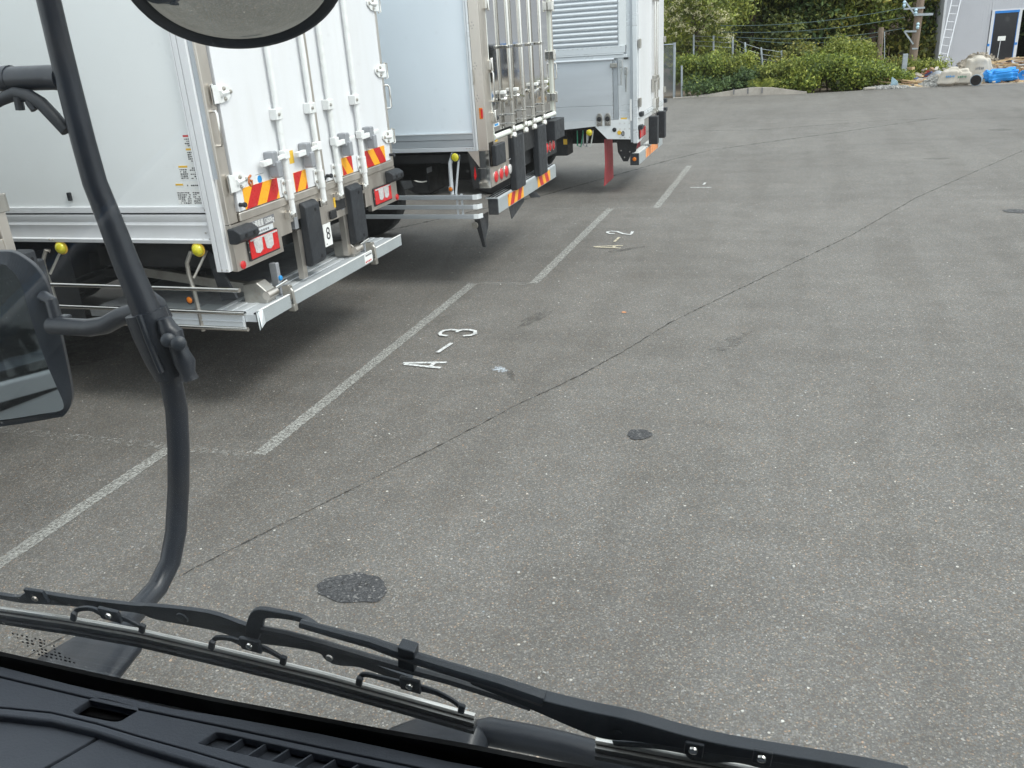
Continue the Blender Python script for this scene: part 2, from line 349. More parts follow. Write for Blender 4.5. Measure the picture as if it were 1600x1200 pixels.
def text(body, loc, xdir, ydir, size, m, parent, name='lettering', thick=.0008, width=None, res=2):
    cu = bpy.data.curves.new(name, 'FONT'); cu.body = body; cu.size = size; cu.extrude = thick; cu.resolution_u = res
    cu.align_x = 'CENTER'; cu.align_y = 'CENTER'
    ob = bpy.data.objects.new(name, cu); COL.objects.link(ob); bpy.context.view_layer.update()
    me = bpy.data.meshes.new_from_object(ob.evaluated_get(bpy.context.evaluated_depsgraph_get())); bpy.data.objects.remove(ob)
    x, y = Vector(xdir).normalized(), Vector(ydir).normalized(); z = x.cross(y)
    k = 1.
    if width and len(me.vertices):
        xs = [v.co.x for v in me.vertices]; k = width/max(1e-6, max(xs)-min(xs))
    o0 = org(parent) if parent else Vector()
    for v in me.vertices: v.co = Vector(loc) - o0 + x*v.co.x*k + y*v.co.y + z*v.co.z
    me.materials.append(M[m]); o = bpy.data.objects.new(name, me); COL.objects.link(o); o.parent = parent; return o

# ============================================================ THE SETTING
# asphalt lot
g = MB(); g.add([(-34, -14, 0), (30, -14, 0), (30, 30.1, 0), (6.5, 30.6, 0), (2.3, 30.7, 0), (-.2, 30.25, 0), (-1.3, 30.4, 0), (-2.6, 30.6, 0), (-6, 30.9, 0), (-34, 32, 0)], [tuple(range(10))])
o = g.to('asphalt_yard', 'asphalt'); tag(o, 'grey worn asphalt of the truck yard', kind='structure')
# land beyond the yard, rising to a wooded hill
L = []; nx, ny = 60, 46
for j in range(ny):
    for i in range(nx):
        x = -60+i*2.2; y = -20+j*2.3
        z = -.06
        if y > 31 and not (3.2 < x < 20 and y < 52): z = -.06+.010*(y-31)+(.42*max(0, y-41))*(1 if x < 3 else .8)+.3*math.sin(x*.4+y*.3)*min(1, max(0, (y-36)/6))
        L.append((x, y, z))
g = MB(); g.add(L, [(j*nx+i, j*nx+i+1, (j+1)*nx+i+1, (j+1)*nx+i) for j in range(ny-1) for i in range(nx-1)])
o = g.to('hillside', 'soil', smooth='all'); tag(o, 'brown earth of the wooded hillside', kind='structure')
g = MB().box(3.2, 22, 30.9, 39.0, -.05, .012); o = g.to('concrete_apron', 'concrete'); tag(o, 'pale concrete apron before the grey building', kind='structure')

# bay end lines (sawtooth), faint separators
def line(y0, y1, x, w=.11, xx=None, m='line_paint', lab='', z=.004):
    n = 160; pts = [(x+random.uniform(-.0035, .0035), y0+(y1-y0)*i/n) for i in range(n+1)]
    o = MB().ribbon(pts, [w*random.uniform(.90, 1.06) for _ in pts], z).to('bay_line', m); return tag(o, lab, kind='structure')
line(.2, 3.97, -3.745, .095, lab='white bay end line nearest the mirror stay')
line(4.0, 7.86, -3.095, .098, lab='white bay end line beside the A-3 marking')
line(7.93, 11.72, -2.465, .10, lab='white bay end line beside the A-2 marking')
line(11.75, 15.5, -1.835, .105, lab='white bay end line beside the A-1 marking')
for (xa, xb, y, lab) in ((-11, -3.15, 3.99, 'faint bay divider left of the nearest corner'), (-11, -2.52, 7.9, 'faint bay divider ending at the A-2 line'), (-12, -1.9, 11.74, 'faint bay divider ending at the A-1 line')):
    n = 30; pts = [(xa+(xb-xa)*i/n, y) for i in range(n+1)]
    tag(MB().ribbon(pts, .09, .004).to('bay_divider', 'faint_line_paint'), lab, kind='structure')
def strokes(name, m, L, w, lab, z=.008):
    b = MB()
    for k, s in enumerate(L): b.ribbon(s, w, z+k*.0012)
    return tag(b.to(name, m), lab, kind='structure')
strokes('bay_number', 'letter_paint', [[(-2.85, 5.625), (-2.51, 5.688)], [(-2.83, 5.60), (-2.51, 5.568)], [(-2.60, 5.575), (-2.60, 5.66)],
    [(-2.665, 5.88), (-2.632, 6.11)],
    [(-2.735, 6.275), (-2.80, 6.285), (-2.83, 6.33), (-2.82, 6.40), (-2.77, 6.43), (-2.70, 6.425), (-2.685, 6.37)], [(-2.69, 6.40), (-2.66, 6.44), (-2.60, 6.445), (-2.54, 6.42), (-2.515, 6.36), (-2.54, 6.31), (-2.60, 6.285)]],
    .034, 'white hand painted A-3 on the asphalt')
strokes('bay_number', 'old_letter_paint', [[(-2.20, 9.485), (-1.87, 9.55)], [(-2.18, 9.46), (-1.87, 9.425)], [(-1.96, 9.44), (-1.96, 9.54)], [(-2.005, 9.72), (-1.99, 9.95)]], .033, 'yellowed worn A and dash of A-2')
strokes('bay_number', 'letter_paint', [[(-2.09, 10.16), (-2.15, 10.165), (-2.19, 10.20), (-2.195, 10.26), (-2.16, 10.295), (-2.08, 10.27), (-1.98, 10.15), (-1.885, 10.11), (-1.885, 10.20), (-1.89, 10.285)]], .034, 'white digit 2 of the A-2 marking')
strokes('bay_number', 'letter_paint', [[(-1.555, 13.31), (-1.24, 13.285)], [(-1.385, 13.53), (-1.372, 13.72)]], .032, 'white worn remains of the A-1 marking')
strokes('bay_number', 'faint_line_paint', [[(-1.54, 13.93), (-1.25, 13.94)]], .05, 'almost gone digit 1 of the A-1 marking')
# joints in the asphalt
def crack(pts, w, lab, seed=1):
    rr = random.Random(seed); P = []
    for a, b in zip(pts[:-1], pts[1:]):
        n = max(3, int(math.dist(a, b)/.045))
        for i in range(n): P.append((a[0]+(b[0]-a[0])*i/n+rr.uniform(-1, 1)*.0045, a[1]+(b[1]-a[1])*i/n+rr.uniform(-1, 1)*.0045))
    tag(MB().ribbon(P, [w*rr.uniform(.25, 1.4) for _ in P], .0035).to('pavement_joint', 'joint_tar'), lab, kind='structure')
crack([(-3.5, .9), (-2.71, 2.827), (-2.354, 3.594), (-2.116, 4.107), (-1.982, 4.395), (-1.743, 4.961), (-1.444, 5.553), (-1.221, 6.092), (-.941, 6.894), (-.224, 8.428), (.604, 10.165), (1.48, 12.353), (2.461, 14.342), (3.563, 16.551), (6, 21)], .014, 'long dark joint running across the yard')
crack([(-6.5, 8.2), (-5, 10.6), (-3.73, 12.797), (-3.129, 14.221), (-2.34, 16.116), (-1.664, 17.443), (-.862, 18.23), (.6, 19.6), (3, 22)], .035, 'dark joint passing under the far truck', 2)
crack([(-3.7, 21), (-1, 20.6), (2, 21.8), (6, 21.2)], .03, 'fine joint across the far asphalt', 3)
def blot(c, rx, ry, m, lab, name='tar_patch', seed=0, z=.005, jag=.08, rot=0):
    rr = random.Random(seed); n = 90; ph = [rr.uniform(0, 6.28) for _ in range(14)]; V = []
    for i in range(n):
        a = 2*math.pi*i/n; k = 1+sum(jag/(q*.6+1)*math.sin((q+2)*a+ph[q]) for q in range(14))
        u, v = rx*k*math.cos(a), ry*k*math.sin(a); V.append((c[0]+u*math.cos(rot)-v*math.sin(rot), c[1]+u*math.sin(rot)+v*math.cos(rot), z))
    tag(MB().add(V, [tuple(range(n))]).to(name, m), lab, kind='structure')
blot((-1.845, 2.865), .160, .118, 'tar_patch', 'large black tar patch near the wiper', seed=3, jag=.07, rot=0)
blot((-.835, 4.70), .068, .078, 'tar_patch', 'small dark patch in the middle of the yard', seed=4)
blot((2.485, 11.5), .13, .11, 'tar_patch', 'small dark patch far right', seed=5)
blot((3.71, 19.4), .22, .14, 'stain', 'dark spot far right', seed=6)
blot((2.16, 15.8), .2, .1, 'stain', 'faint dark stain beyond the joint', seed=7)
blot((-2.13, 6.85), .055, .30, 'stain', 'curved tyre scuff beside A-3', 'tyre_mark', seed=8, jag=.2, rot=-.25)
blot((-.42, 6.45), .075, .24, 'stain', 'dark tyre scuff beyond the long joint', 'tyre_mark', seed=9, jag=.2, rot=-.5)
blot((-1.80, 9.38), .06, .24, 'stain', 'dark tyre scuff beside A-2', 'tyre_mark', seed=10, jag=.2, rot=-1.0)
blot((-2.05, 5.62), .055, .05, 'pale_smear', 'small pale blue smear on the asphalt', 'paint_smear', seed=11, jag=.3, z=.0045)
blot((-1.93, 5.52), .028, .10, 'stain', 'small dark smear beside the pale one', 'tyre_mark', seed=12, jag=.2, rot=.3)
blot((-6.4, 5.9), .9, .7, 'stain', 'dark patch on the asphalt under the nearest truck', 'dark_patch', seed=13, jag=.2)  # irregular patch that darkens the asphalt below the truck body

rr = random.Random(21); st_ = MB()
for k in range(420):
    y = rr.uniform(1.6, 15); x = rr.uniform(-4.5, 4)*(.3+y/12); s_ = rr.uniform(.002, .006)
    a = rr.uniform(0, 3); st_.obox((x, y, s_*.5), (s_*math.cos(a), s_*math.sin(a), 0), (-s_*.7*math.sin(a), s_*.7*math.cos(a), s_*.2), (0, 0, s_*.5))
tag(st_.to('loose_grit', 'loose_grit'), 'loose pale grit scattered on the asphalt', kind='stuff')
q = at(975, 488, 2, .004); blot((q.x, q.y), .022, .02, 'orange_chip', 'small orange chip on the asphalt beyond the long joint', 'plastic_chip', seed=30, z=.006)
# ============================================================ TRUCKS
def hazard(y0, y1, z0, z1, x, n, slant, parent, a='reflect_yellow', b='reflect_red', phase=0.):
    """reflective plate facing +x: base colour a with slanted bands of b"""
    p = MB().box(x, x+.003, y0, y1, z0, z1).to('reflector_plate', a, parent)
    h = z1-z0; w = n; s = MB()
    for k in range(-2, int((y1-y0)/w)+3):
        ya = y0+(k+phase)*w; sh = h*.75*slant; q = [(ya, z0), (ya+w*.52, z0), (ya+w*.52+sh, z1), (ya+sh, z1)]
        def clip(P, f, v, keep):
            out = []
            for i in range(len(P)):
                A, B = P[i], P[(i+1) % len(P)]; ia, ib = keep(A[f]-v), keep(B[f]-v)
                if ia: out.append(A)
                if ia != ib:
                    t_ = (v-A[f])/(B[f]-A[f]); out.append((A[0]+(B[0]-A[0])*t_, A[1]+(B[1]-A[1])*t_))
            return out
        q = clip(q, 0, y0+.001, lambda d: d >= 0)
        if q: q = clip(q, 0, y1-.001, lambda d: d <= 0)
        if len(q) > 2: s.slab([(x+.003, yy, zz) for yy, zz in q], (.0008, 0, 0))
    if s.v: s.to('stripe', b, p)
    return p
def roundlamp(c, r, axis, m, parent, name='lamp', dome=.5, ringm='chrome'):
    a = Vector(axis).normalized(); c = Vector(c)
    l = MB().lathe(c, a, [(0, r), (r*dome*.5, r*.93), (r*dome*.85, r*.6), (r*dome, r*.12)], 20).to(name, m, parent, smooth='all')
    MB().lathe(c-a*.004, a, [(0, r*1.12), (.008, r*1.12), (.010, r*1.02)], 20).to('bezel', ringm, l)
    return l
def wheel(cx, cy, side, parent, r=.49):
    w = MB().lathe((cx, cy, r), (0, side, 0), [(-.26, r*.80), (-.24, r*.97), (-.20, r), (-.03, r), (0, r*.95), (.01, r*.7)], 32).to('wheel', 'tyre', parent, smooth=True)
    MB().lathe((cx, cy, r), (0, side, 0), [(.0, r*.6), (.03, r*.58), (-.02, r*.5), (-.06, r*.3), (.02, r*.25), (.03, r*.2)], 24).to('rim', 'dull_steel', w, smooth=True)
def chassis(root, x0, x1, y0, y1, ztop, wheels):
    yc = (y0+y1)/2
    c = MB()
    for s in (-1, 1): c.box(x0, x1, yc+s*.40-.045, yc+s*.40+.045, ztop-.36, ztop-.08)
    x = x0+.5
    while x < x1-.3: c.box(x, x+.08, yc-.38, yc+.38, ztop-.30, ztop-.14); x += .8
    c.box(x0, x1, y0+.06, y1-.06, ztop-.08, ztop-.0)
    c.to('chassis', 'chassis_black', root)
    for wx in wheels:
        MB().tube([(wx, y0+.3, .5), (wx, y1-.3, .5)], .07, 10).to('axle', 'chassis_black', root)
        for s, yy in ((-1, y0+.06), (1, y1-.06)): wheel(wx, yy, s, root)
        f = MB()
        for s, yy in ((-1, y0+.05), (1, y1-.33)):
            pr = [(wx+math.cos(a)*.60, .5+math.sin(a)*.56) for a in [R(q) for q in range(10, 171, 16)]]
            for (a0, b0), (a1, b1) in zip(pr[:-1], pr[1:]): f.slab([(a0, yy, b0), (a1, yy, b1), (a1, yy, b1+.012), (a0, yy, b0+.012)], (0, .28, 0))
        f.to('mudguard', 'black_metal', root)
def rivets(parent, pts, axis, r=.008, m='dull_steel'):
    b = MB()
    for p in pts: b.lathe(p, axis, [(0, r), (r*.5, r*.8), (r*.7, r*.3)], 6)
    return tag(b.to('rivets', m, parent), kind='stuff')
def bolt_plate(): pass

# ---------------------------------------------- truck 1 : nearest whole truck
T1 = thing('box_truck', 'nearest white box truck with stowed grey tail lift and number 8 plate', 'truck', (-3.45, 5.84, 0))
X1 = -3.45; ya, yb = 4.60, 7.08; TOP = 3.72
MB().box(-12.6, -3.60, ya+.004, yb-.004, 1.43, TOP).to('cargo_body', 'side_paint', T1)
# side trim
s = MB().box(-12.6, -3.575, ya-.012, ya+.03, 1.392, 1.432).to('trim_strip', 'white_paint', T1, bevel=.003)
sk = MB()
prof = [(1.190, -.010), (1.215, -.016), (1.222, -.004), (1.285, .004), (1.31, -.006), (1.33, .002), (1.36, -.010), (1.380, -.010)]
P = [(z, ya+d) for z, d in prof]
sk.slab([(-12.6, y, z) for z, y in P]+[(-12.6, ya+.04, 1.380), (-12.6, ya+.04, 1.190)], (12.6-3.575, 0, 0)); sk.to('side_skirt', 'white_paint', T1, bevel=.002)
MB().box(-12.6, -3.58, ya+.01, ya+.03, 1.380, 1.392).to('seam', 'black_metal', T1)
MB().box(-12.6, -3.575, yb-.03, yb+.01, 1.19, 1.432).to('side_skirt', 'aluminium_bright', T1)
rivets(T1, [(-3.66+d, ya-.006, 1.215+e) for d, e in ((0, 0), (.05, .004), (-.07, 0), (-.11, 0))]+[(-3.63, ya-.008, 1.262), (-3.59, ya-.012, 1.262), (-3.595, ya-.014, 1.41), (-4.93, ya-.016, 1.21), (-4.90, ya-.016, 1.21)], (0, -1, 0), .007)
for k, (a, b) in enumerate(((-3.605, -3.594), (-3.591, -3.557), (-3.552, -3.497))):
    for yy, d in ((ya, -1), (yb, 1)):
        z0 = 1.43 if k < 1 else 1.005
        MB().box(a, b, yy-.022 if d < 0 else yy-.03, yy+.03 if d < 0 else yy+.022, z0, TOP).to('corner_post', 'white_paint', T1, bevel=.002)
MB().box(-3.60, -3.50, ya-.010, ya+.03, 1.006, TOP).to('seam', 'black_metal', T1)
rivets(T1, [(-3.55, ya-.022, 1.02), (-3.51, ya-.022, 1.02)], (0, -1, 0), .006)
# rear portal: stainless returns, stiles, sill
for a, b in ((ya+.004, ya+.02), (yb-.02, yb-.004)): MB().box(-3.495, X1, a, b, 1.005, TOP).to('frame_return', 'stainless_mirror', T1)
MB().box(-3.493, -3.462, ya-.003, ya+.003, 1.60, TOP).to('return_panel', 'aluminium_grey', T1)
fr = MB().box(X1-.03, X1+.006, ya, 4.70, 1.31, TOP).box(X1-.03, X1+.006, 7.03, yb, 1.31, TOP).box(X1-.03, X1+.006, 4.70, 7.03, 3.62, TOP)
fr.to('rear_frame', 'stainless', T1, bevel=.006)
sill = MB().slab([(X1-.03, y, z) for y, z in ((ya, 1.005), (5.155, 1.005), (5.155, 1.11), (5.30, 1.11), (5.30, 1.18), (5.68, 1.18), (5.68, 1.07), (6.14, 1.07), (6.14, 1.18), (6.46, 1.18), (6.46, 1.06), (6.56, 1.06), (6.56, 1.005), (yb, 1.005), (yb, 1.305), (ya, 1.305))], (.036, 0, 0))
sill.to('rear_sill', 'stainless', T1)
MB().box(X1-1.0, X1-.10, ya+.1, yb-.1, 1.0, 1.35).to('sill_backing', 'chassis_black', T1)
MB().box(-12.5, -3.62, ya+.05, yb-.05, 1.30, 1.425).to('floor', 'chassis_black', T1)
# doors
for y0, y1, nm in ((4.722, 5.795, 'l'), (5.855, 7.02, 'r')):
    d = MB().box(X1-.02, X1+.014, y0, y1, 1.37, 3.60).to('door', 'white_paint', T1, bevel=.006)
    MB().box(X1-.02, X1+.020, y0-.012, y1+.012, 1.308, 1.367).to('kick_rail', 'stainless', d, bevel=.008)
MB().box(X1-.02, X1+.022, 5.80, 5.85, 1.31, 3.60).to('centre_seal', 'stainless', T1, bevel=.005)
XD = X1+.014
for ry, side in ((5.29, -1), (5.735, -1), (6.005, 1), (6.432, 1)):
    rod = MB().tube([(XD+.032, ry, 1.25), (XD+.032, ry, 3.55)], .0205, 14).to('lock_rod', 'white_fitting', T1, smooth=True)
    MB().box(XD, XD+.058, ry-.052, ry+.028, 1.888, 1.962).to('rod_bracket', 'white_fitting', rod, bevel=.006)
    MB().lathe((XD+.058, ry-.026, 1.925), (1, 0, 0), [(0, .012), (.010, .010), (.012, .004)], 8).to('bolt', 'dull_steel', rod)
    g = MB().slab([(XD+.002, ry-.05, 1.49), (XD+.002, ry+.03, 1.49), (XD+.002, ry+.03, 1.35), (XD+.002, ry-.02, 1.34), (XD+.002, ry-.055, 1.40)], (.012, 0, 0))
    g.tube([(XD+.032, ry, 1.35), (XD+.032, ry, 1.48)], .026, 12); g.to('rod_guide', 'white_fitting', rod, bevel=.003)
    for bz in (1.465, 1.40): MB().lathe((XD+.014, ry-.038, bz), (1, 0, 0), [(0, .012), (.010, .010), (.012, .004)], 8).to('bolt', 'dull_steel', rod)
    c = MB().lathe((XD+.020, ry, 1.235), (0, 0, 1), [(-.015, .024), (.02, .028), (.035, .02)], 10)
    c.box(XD-.006, XD+.03, ry-.055, ry-.030, 1.215, 1.262).box(XD-.006, XD+.03, ry+.022, ry+.044, 1.215, 1.262).tube([(XD+.012, ry-.05, 1.238), (XD+.012, ry+.04, 1.238)], .011, 8)
    c.to('rod_claw', 'chrome', rod, smooth=True)
    # lever: flat bar from the rod across a grey catch
    lv = MB(); y0, y1 = (ry-.30, ry+.02) if side < 0 else (ry-.02, ry+.30)
    lv.bar((XD+.045, y0, 1.632), (XD+.05, (y0+y1)/2, 1.640), .034, .038).bar((XD+.05, (y0+y1)/2, 1.640), (XD+.045, y1, 1.652), .026, .028)
    lv.box(XD+.01, XD+.062, ry-.03, ry+.03, 1.625, 1.685); lv.to('lever', 'white_fitting', rod, bevel=.006)
    cy = ry-.165 if side < 0 else ry+.150
    ct = MB().box(XD, XD+.075, cy-.040, cy+.026, 1.60, 1.70).box(XD+.02, XD+.095, cy-.028, cy+.026, 1.525, 1.635).to('catch', 'lock_grey', rod, bevel=.010)
    if side > 0: MB().box(XD, XD+.05, cy+.05, cy+.068, 1.61, 1.68).to('stop', 'rubber', rod)
def hinge(z, y, d):
    h = MB().slab([(XD+.002, y+d*.05, z-.055), (XD+.002, y-d*.03, z-.055), (XD+.002, y-d*.10, z-.045), (XD+.002, y-d*.155, z-.005), (XD+.002, y-d*.155, z+.02), (XD+.002, y-d*.09, z+.05), (XD+.002, y+d*.05, z+.055)], (.012, 0, 0))
    h.tube([(XD+.016, y-d*.02, z), (XD+.012, y-d*.12, z+.004)], [.022, .008], 8)
    o = h.to('hinge', 'white_fitting', T1, bevel=.004)
    MB().tube([(XD+.01, y+d*.035, z+.06), (XD+.018, y+d*.062, z+.055), (XD+.018, y+d*.062, z-.06), (XD+.01, y+d*.035, z-.065)], .007, 8).to('hinge_pin', 'chrome', o, smooth=True)
    for a, b in ((.065, .028), (.065, -.032), (.13, .006)):
        MB().lathe((XD+.014, y-d*a, z+b), (1, 0, 0), [(0, .013), (.010, .011), (.013, .004)], 8).to('bolt', 'dull_steel', o)
for z in (2.10, 1.558, 2.62, 3.15): hinge(z, 4.70, -1); hinge(z+.01, 7.04, 1)
for z in (1.80, 2.0):
    pass
def grab(y, d, z0, z1, parent, x, m='chrome', r=.009):
    MB().tube([(x, y, z1), (x+.028, y+d*.006, z1), (x+.036, y+d*.01, z1-.014), (x+.036, y+d*.01, z0+.014), (x+.028, y+d*.006, z0), (x, y, z0)], r, 8).to('grab_handle', m, parent, smooth=True)
grab(4.635, 0, 1.80, 2.005, T1, X1+.006); grab(7.09, 2.5, 1.80, 1.99, T1, X1-.01)
# reflective plates, labels
XP = XD+.0005
hazard(4.79, 5.20, 1.374, 1.512, XP, .235, 1, T1, phase=.04); hazard(5.415, 5.583, 1.374, 1.509, XP, .235, 1, T1, phase=-.45)
hazard(6.130, 6.300, 1.376, 1.508, XP, .235, -1, T1, phase=-.25); hazard(6.50, 6.905, 1.372, 1.508, XP, .235, -1, T1, phase=.25)
for y0 in (5.395, 5.605): MB().box(XP, XP+.001, y0, y0+.062, 1.575, 1.665).to('yellow_sticker', 'yellow_label', T1)
b = MB().box(XP, XP+.001, 4.955, 5.060, 1.50, 1.572).to('white_sticker', 'white_label', T1)
MB().box(XP+.0008, XP+.0014, 4.958, 5.057, 1.5665, 1.570).box(XP+.0008, XP+.0014, 4.965, 5.05, 1.503, 1.507).to('border', 'ink_grey', b); b.children[-1]['kind'] = 'stuff'
MB().lathe((XP+.001, 5.0, 1.535), (1, 0, 0), [(0, .026), (.0006, .026)], 16).to('blue_dot', 'blue_ink', b)
MB().tube([(XP+.001, 4.905, 1.575), (XP+.001, 4.880, 1.565), (XP+.001, 4.872, 1.535), (XP+.001, 4.885, 1.51), (XP+.001, 4.905, 1.515), (XP+.001, 4.908, 1.54), (XP+.001, 4.888, 1.545)], .009, 6).to('round_emblem', 'brown_ink', T1)
XS = X1+.006
pl = MB().box(XS, XS+.002, 4.79, 5.105, 1.226, 1.282).to('load_plate', 'ink_grey', T1)
text('最大積載量 12600kg', (XS+.0022, 4.948, 1.253), (0, 1, 0), (0, 0, 1), .050, 'white_label', pl, width=.295)
pl = MB().box(XS, XS+.002, 4.845, 5.075, 1.186, 1.222).to('maker_plate', 'aluminium_bright', T1)
for k in range(5): MB().box(XS+.002, XS+.003, 4.90+k*.026, 4.917+k*.026, 1.196, 1.210).to('mark', 'ink_grey', pl)
# lamps: recessed red unit with white lens cells
for (y0, y1) in ((4.752, 5.092), (6.615, 6.935)):
    f = MB().box(XS, XS+.012, y0-.012, y1+.012, 1.035, 1.188).to('tail_lamp', 'black_metal', T1, bevel=.01)
    MB().box(XS+.010, XS+.018, y0, y1, 1.046, 1.178).to('lens', 'red_lens', f, bevel=.006)
    w = (y1-y0)
    for k, a in enumerate((.12, .50) if y0 < 6 else (.20, .52)):
        MB().slab([(XS+.018, y0+a*w+p*w*.30, 1.07+q*.095) for p, q in ((.12, .12), (.55, 0), (.95, .2), (1, 1), (0, 1))], (.003, 0, 0)).to('cell', 'clear_lens', f)
    MB().box(XS+.018, XS+.021, y0+.01, y1-.01, 1.165, 1.176).to('top_cell', 'clear_lens', f)
    rivets(f, [(XS+.012, y0-.008, 1.10), (XS+.012, y0-.008, 1.16)], (1, 0, 0), .005)
for y in (4.665, 7.065): roundlamp((XS+.002, y, 1.034), .024, (1, 0, 0), 'red_lens', T1, 'reflector', .4, 'reflect_red')
MB().box(XS+.001, XS+.022, 5.84, 5.93, 1.085, 1.15).box(XS+.001, XS+.012, 5.96, 6.10, 1.13, 1.255).to('control_box', 'black_metal', T1, bevel=.006)
MB().box(XS+.001, XS+.004, 5.935, 5.975, 1.16, 1.235).to('yellow_sticker', 'yellow_label', T1)
tagp = MB().box(XS-.008, XS+.0, 5.725, 5.840, .895, 1.068).to('number_plate', 'white_label', T1)
text('8', (XS+.0005, 5.790, .985), (0, 1, 0), (0, 0, 1), .135, 'ink', tagp, width=.055, res=6)
MB().box(XS+.0, XS+.0008, 5.745, 5.757, .91, .918).to('dot', 'ink', tagp)
# rubber corner blocks and long buffers
def chamfer(y0, y1, z0, z1, x0, dep, c, mt, nm, par):
    o = MB().slab([(x0, y0, z) for z in ()], (0, 0, 0)) if False else MB()
    o.slab([(x0, y0, z0), (x0+dep*.6, y0, z0), (x0+dep, y0, z0+c), (x0+dep, y0, z1-c), (x0+dep*.55, y0, z1), (x0, y0, z1)], (0, y1-y0, 0))
    return o.to(nm, mt, par, bevel=.012)
for (y0, y1) in ((4.585, 4.80), (6.88, 7.10)): 
    k = chamfer(y0, y1, 1.185, 1.288, XS-.02, .10, .03, 'rubber', 'corner_block', T1)
    for q in (.3, .72): MB().lathe((XS+.082, y0+(y1-y0)*q, 1.235), (1, 0, 0), [(-.01, .012), (.0015, .012)], 10).to('hole', 'dash_dark', k)
for (y0, y1) in ((5.440, 5.640), (6.136, 6.345)):
    k = chamfer(y0, y1, .815, 1.288, XS-.02, .072, .030, 'rubber', 'dock_buffer', T1)
    for z in (.87, 1.22): MB().lathe((XS+.053, y0+.13, z), (1, 0, 0), [(-.01, .013), (.0015, .013)], 10).to('hole', 'dash_dark', k)
    MB().box(X1-.05, X1-.005, y0-.06, y0-.006, .74, 1.10).to('buffer_post', 'stainless', T1)
    MB().box(X1-.02, X1+.012, y0-.10, y0-.052, 1.12, 1.29).to('buffer_plate', 'lock_grey', T1)
for z in (1.415,): 
    for y in (4.735, 5.775, 5.875, 7.0): MB().lathe((XD, y, z), (1, 0, 0), [(0, .014), (.03, .012), (.035, .018), (.048, .016)], 8).to('knob', 'rubber', T1)
# tail lift stowed under the sill
px0 = -3.36
d = MB().box(-4.75, -3.46, 4.60, 6.83, .655, .705).to('lift_deck', 'deck_grey', T1)
for k in range(6):
    MB().box(-3.46-.045*k-.040, -3.46-.045*k, 4.60, 6.83, .7055, .714+.003*(k % 2)).to('deck_rib', 'aluminium_bright' if k % 2 else 'aluminium', d, bevel=.002)
for a, b in ((-4.3, -3.95), (-3.90, -3.72)): MB().box(a, b, 4.66, 4.80, .7055, .709).to('deck_plate', 'grey_board', d)
MB().box(-4.10, -3.46, 4.575, 4.60, .625, .712).box(-4.10, -3.46, 4.567, 4.575, .665, .675).to('deck_edge', 'aluminium', T1, bevel=.003)
MB().box(-3.46, -3.372, 4.60, 6.83, .66, .715).to('deck_nose', 'aluminium', T1, bevel=.004)
MB().box(-3.385, -3.362, 4.60, 6.83, .715, .724).to('nose_lip', 'rubber', T1)
# front board in three lengths, the near tip bent outwards
MB().slab([(-3.350, y, z) for y, z in ((4.62, .645), (4.98, .648), (4.98, .738), (4.58, .738))], (.012, 0, 0)).slab([(-3.350, 4.58, .738), (-3.338, 4.59, .738), (-3.338, 4.62, .645), (-3.300, 4.52, .630)], (0, 0, .002)).to('lift_board', 'grey_board', T1)
bt = MB().add([(-3.337, 4.64, .738), (-3.337, 4.585, .738), (-3.300, 4.545, .640), (-3.335, 4.645, .645)], [(0, 1, 2, 3)]); bt.to('bent_tip', 'aluminium_bright', T1)
for a, b in ((5.03, 6.26), (6.33, 6.84)):
    k = MB().box(-3.352, -3.338, a, b, .648, .738).to('lift_board', 'grey_board', T1, bevel=.003)
for a, b in ((4.60, 4.98), (5.03, 6.26), (6.33, 6.84)): MB().box(-3.353, -3.335, a, b, .7385, .7445).to('board_edge', 'white_label', T1, bevel=.002)
for y in (5.005, 6.295):
    c = MB().box(-3.40, -3.335, y-.018, y+.018, .70, .80).box(-3.37, -3.318, y-.022, y+.022, .615, .665).tube([(-3.36, y, .80), (-3.33, y, .76), (-3.326, y, .66)], .012, 8)
    c.to('lift_clip', 'dull_steel', T1, bevel=.004)
    a = MB().slab([(-3.62, y-.16, .71), (-3.44, y-.16, .71), (-3.42, y-.16, .79), (-3.50, y-.16, .86), (-3.62, y-.16, .84)], (0, .11, 0)).to('hinge_block', 'dull_steel', T1, bevel=.008)
    MB().lathe((-3.43, y-.15, .77), (0, 1, 0), [(-.02, .03), (.10, .03), (.11, .02)], 14).to('roller', 'stainless', a, smooth=True)
    MB().box(-3.50, -3.44, y+.02, y+.06, .72, .95).to('arm_plate', 'lock_grey', T1, bevel=.006)
    MB().lathe((-3.44, y+.04, .84), (1, 0, 0), [(0, .018), (.012, .018), (.016, .012)], 10).to('grease_cap', 'blue_ink', T1)
    MB().tube([(-3.44, y-.04, .79), (-3.44, y+.11, .80)], .014, 10).to('pivot_pin', 'chrome', T1, smooth=True)
    MB().bar((-4.6, y-.10, .92), (-3.55, y-.10, .80), .05, .07).to('lift_arm', 'dull_steel', T1, bevel=.006)
st = MB().box(-3.3378, -3.3368, 6.12, 6.26, .658, .735).to('red_white_sticker', 'white_label', T1)
for k in range(4): MB().box(-3.3368, -3.3362, 6.13+k*.028, 6.15+k*.028, .664+.002*(k % 2), .678).to('mark', 'reflect_red', st)
MB().box(-3.3368, -3.3362, 6.14, 6.25, .715, .728).to('mark', 'ink_grey', st)
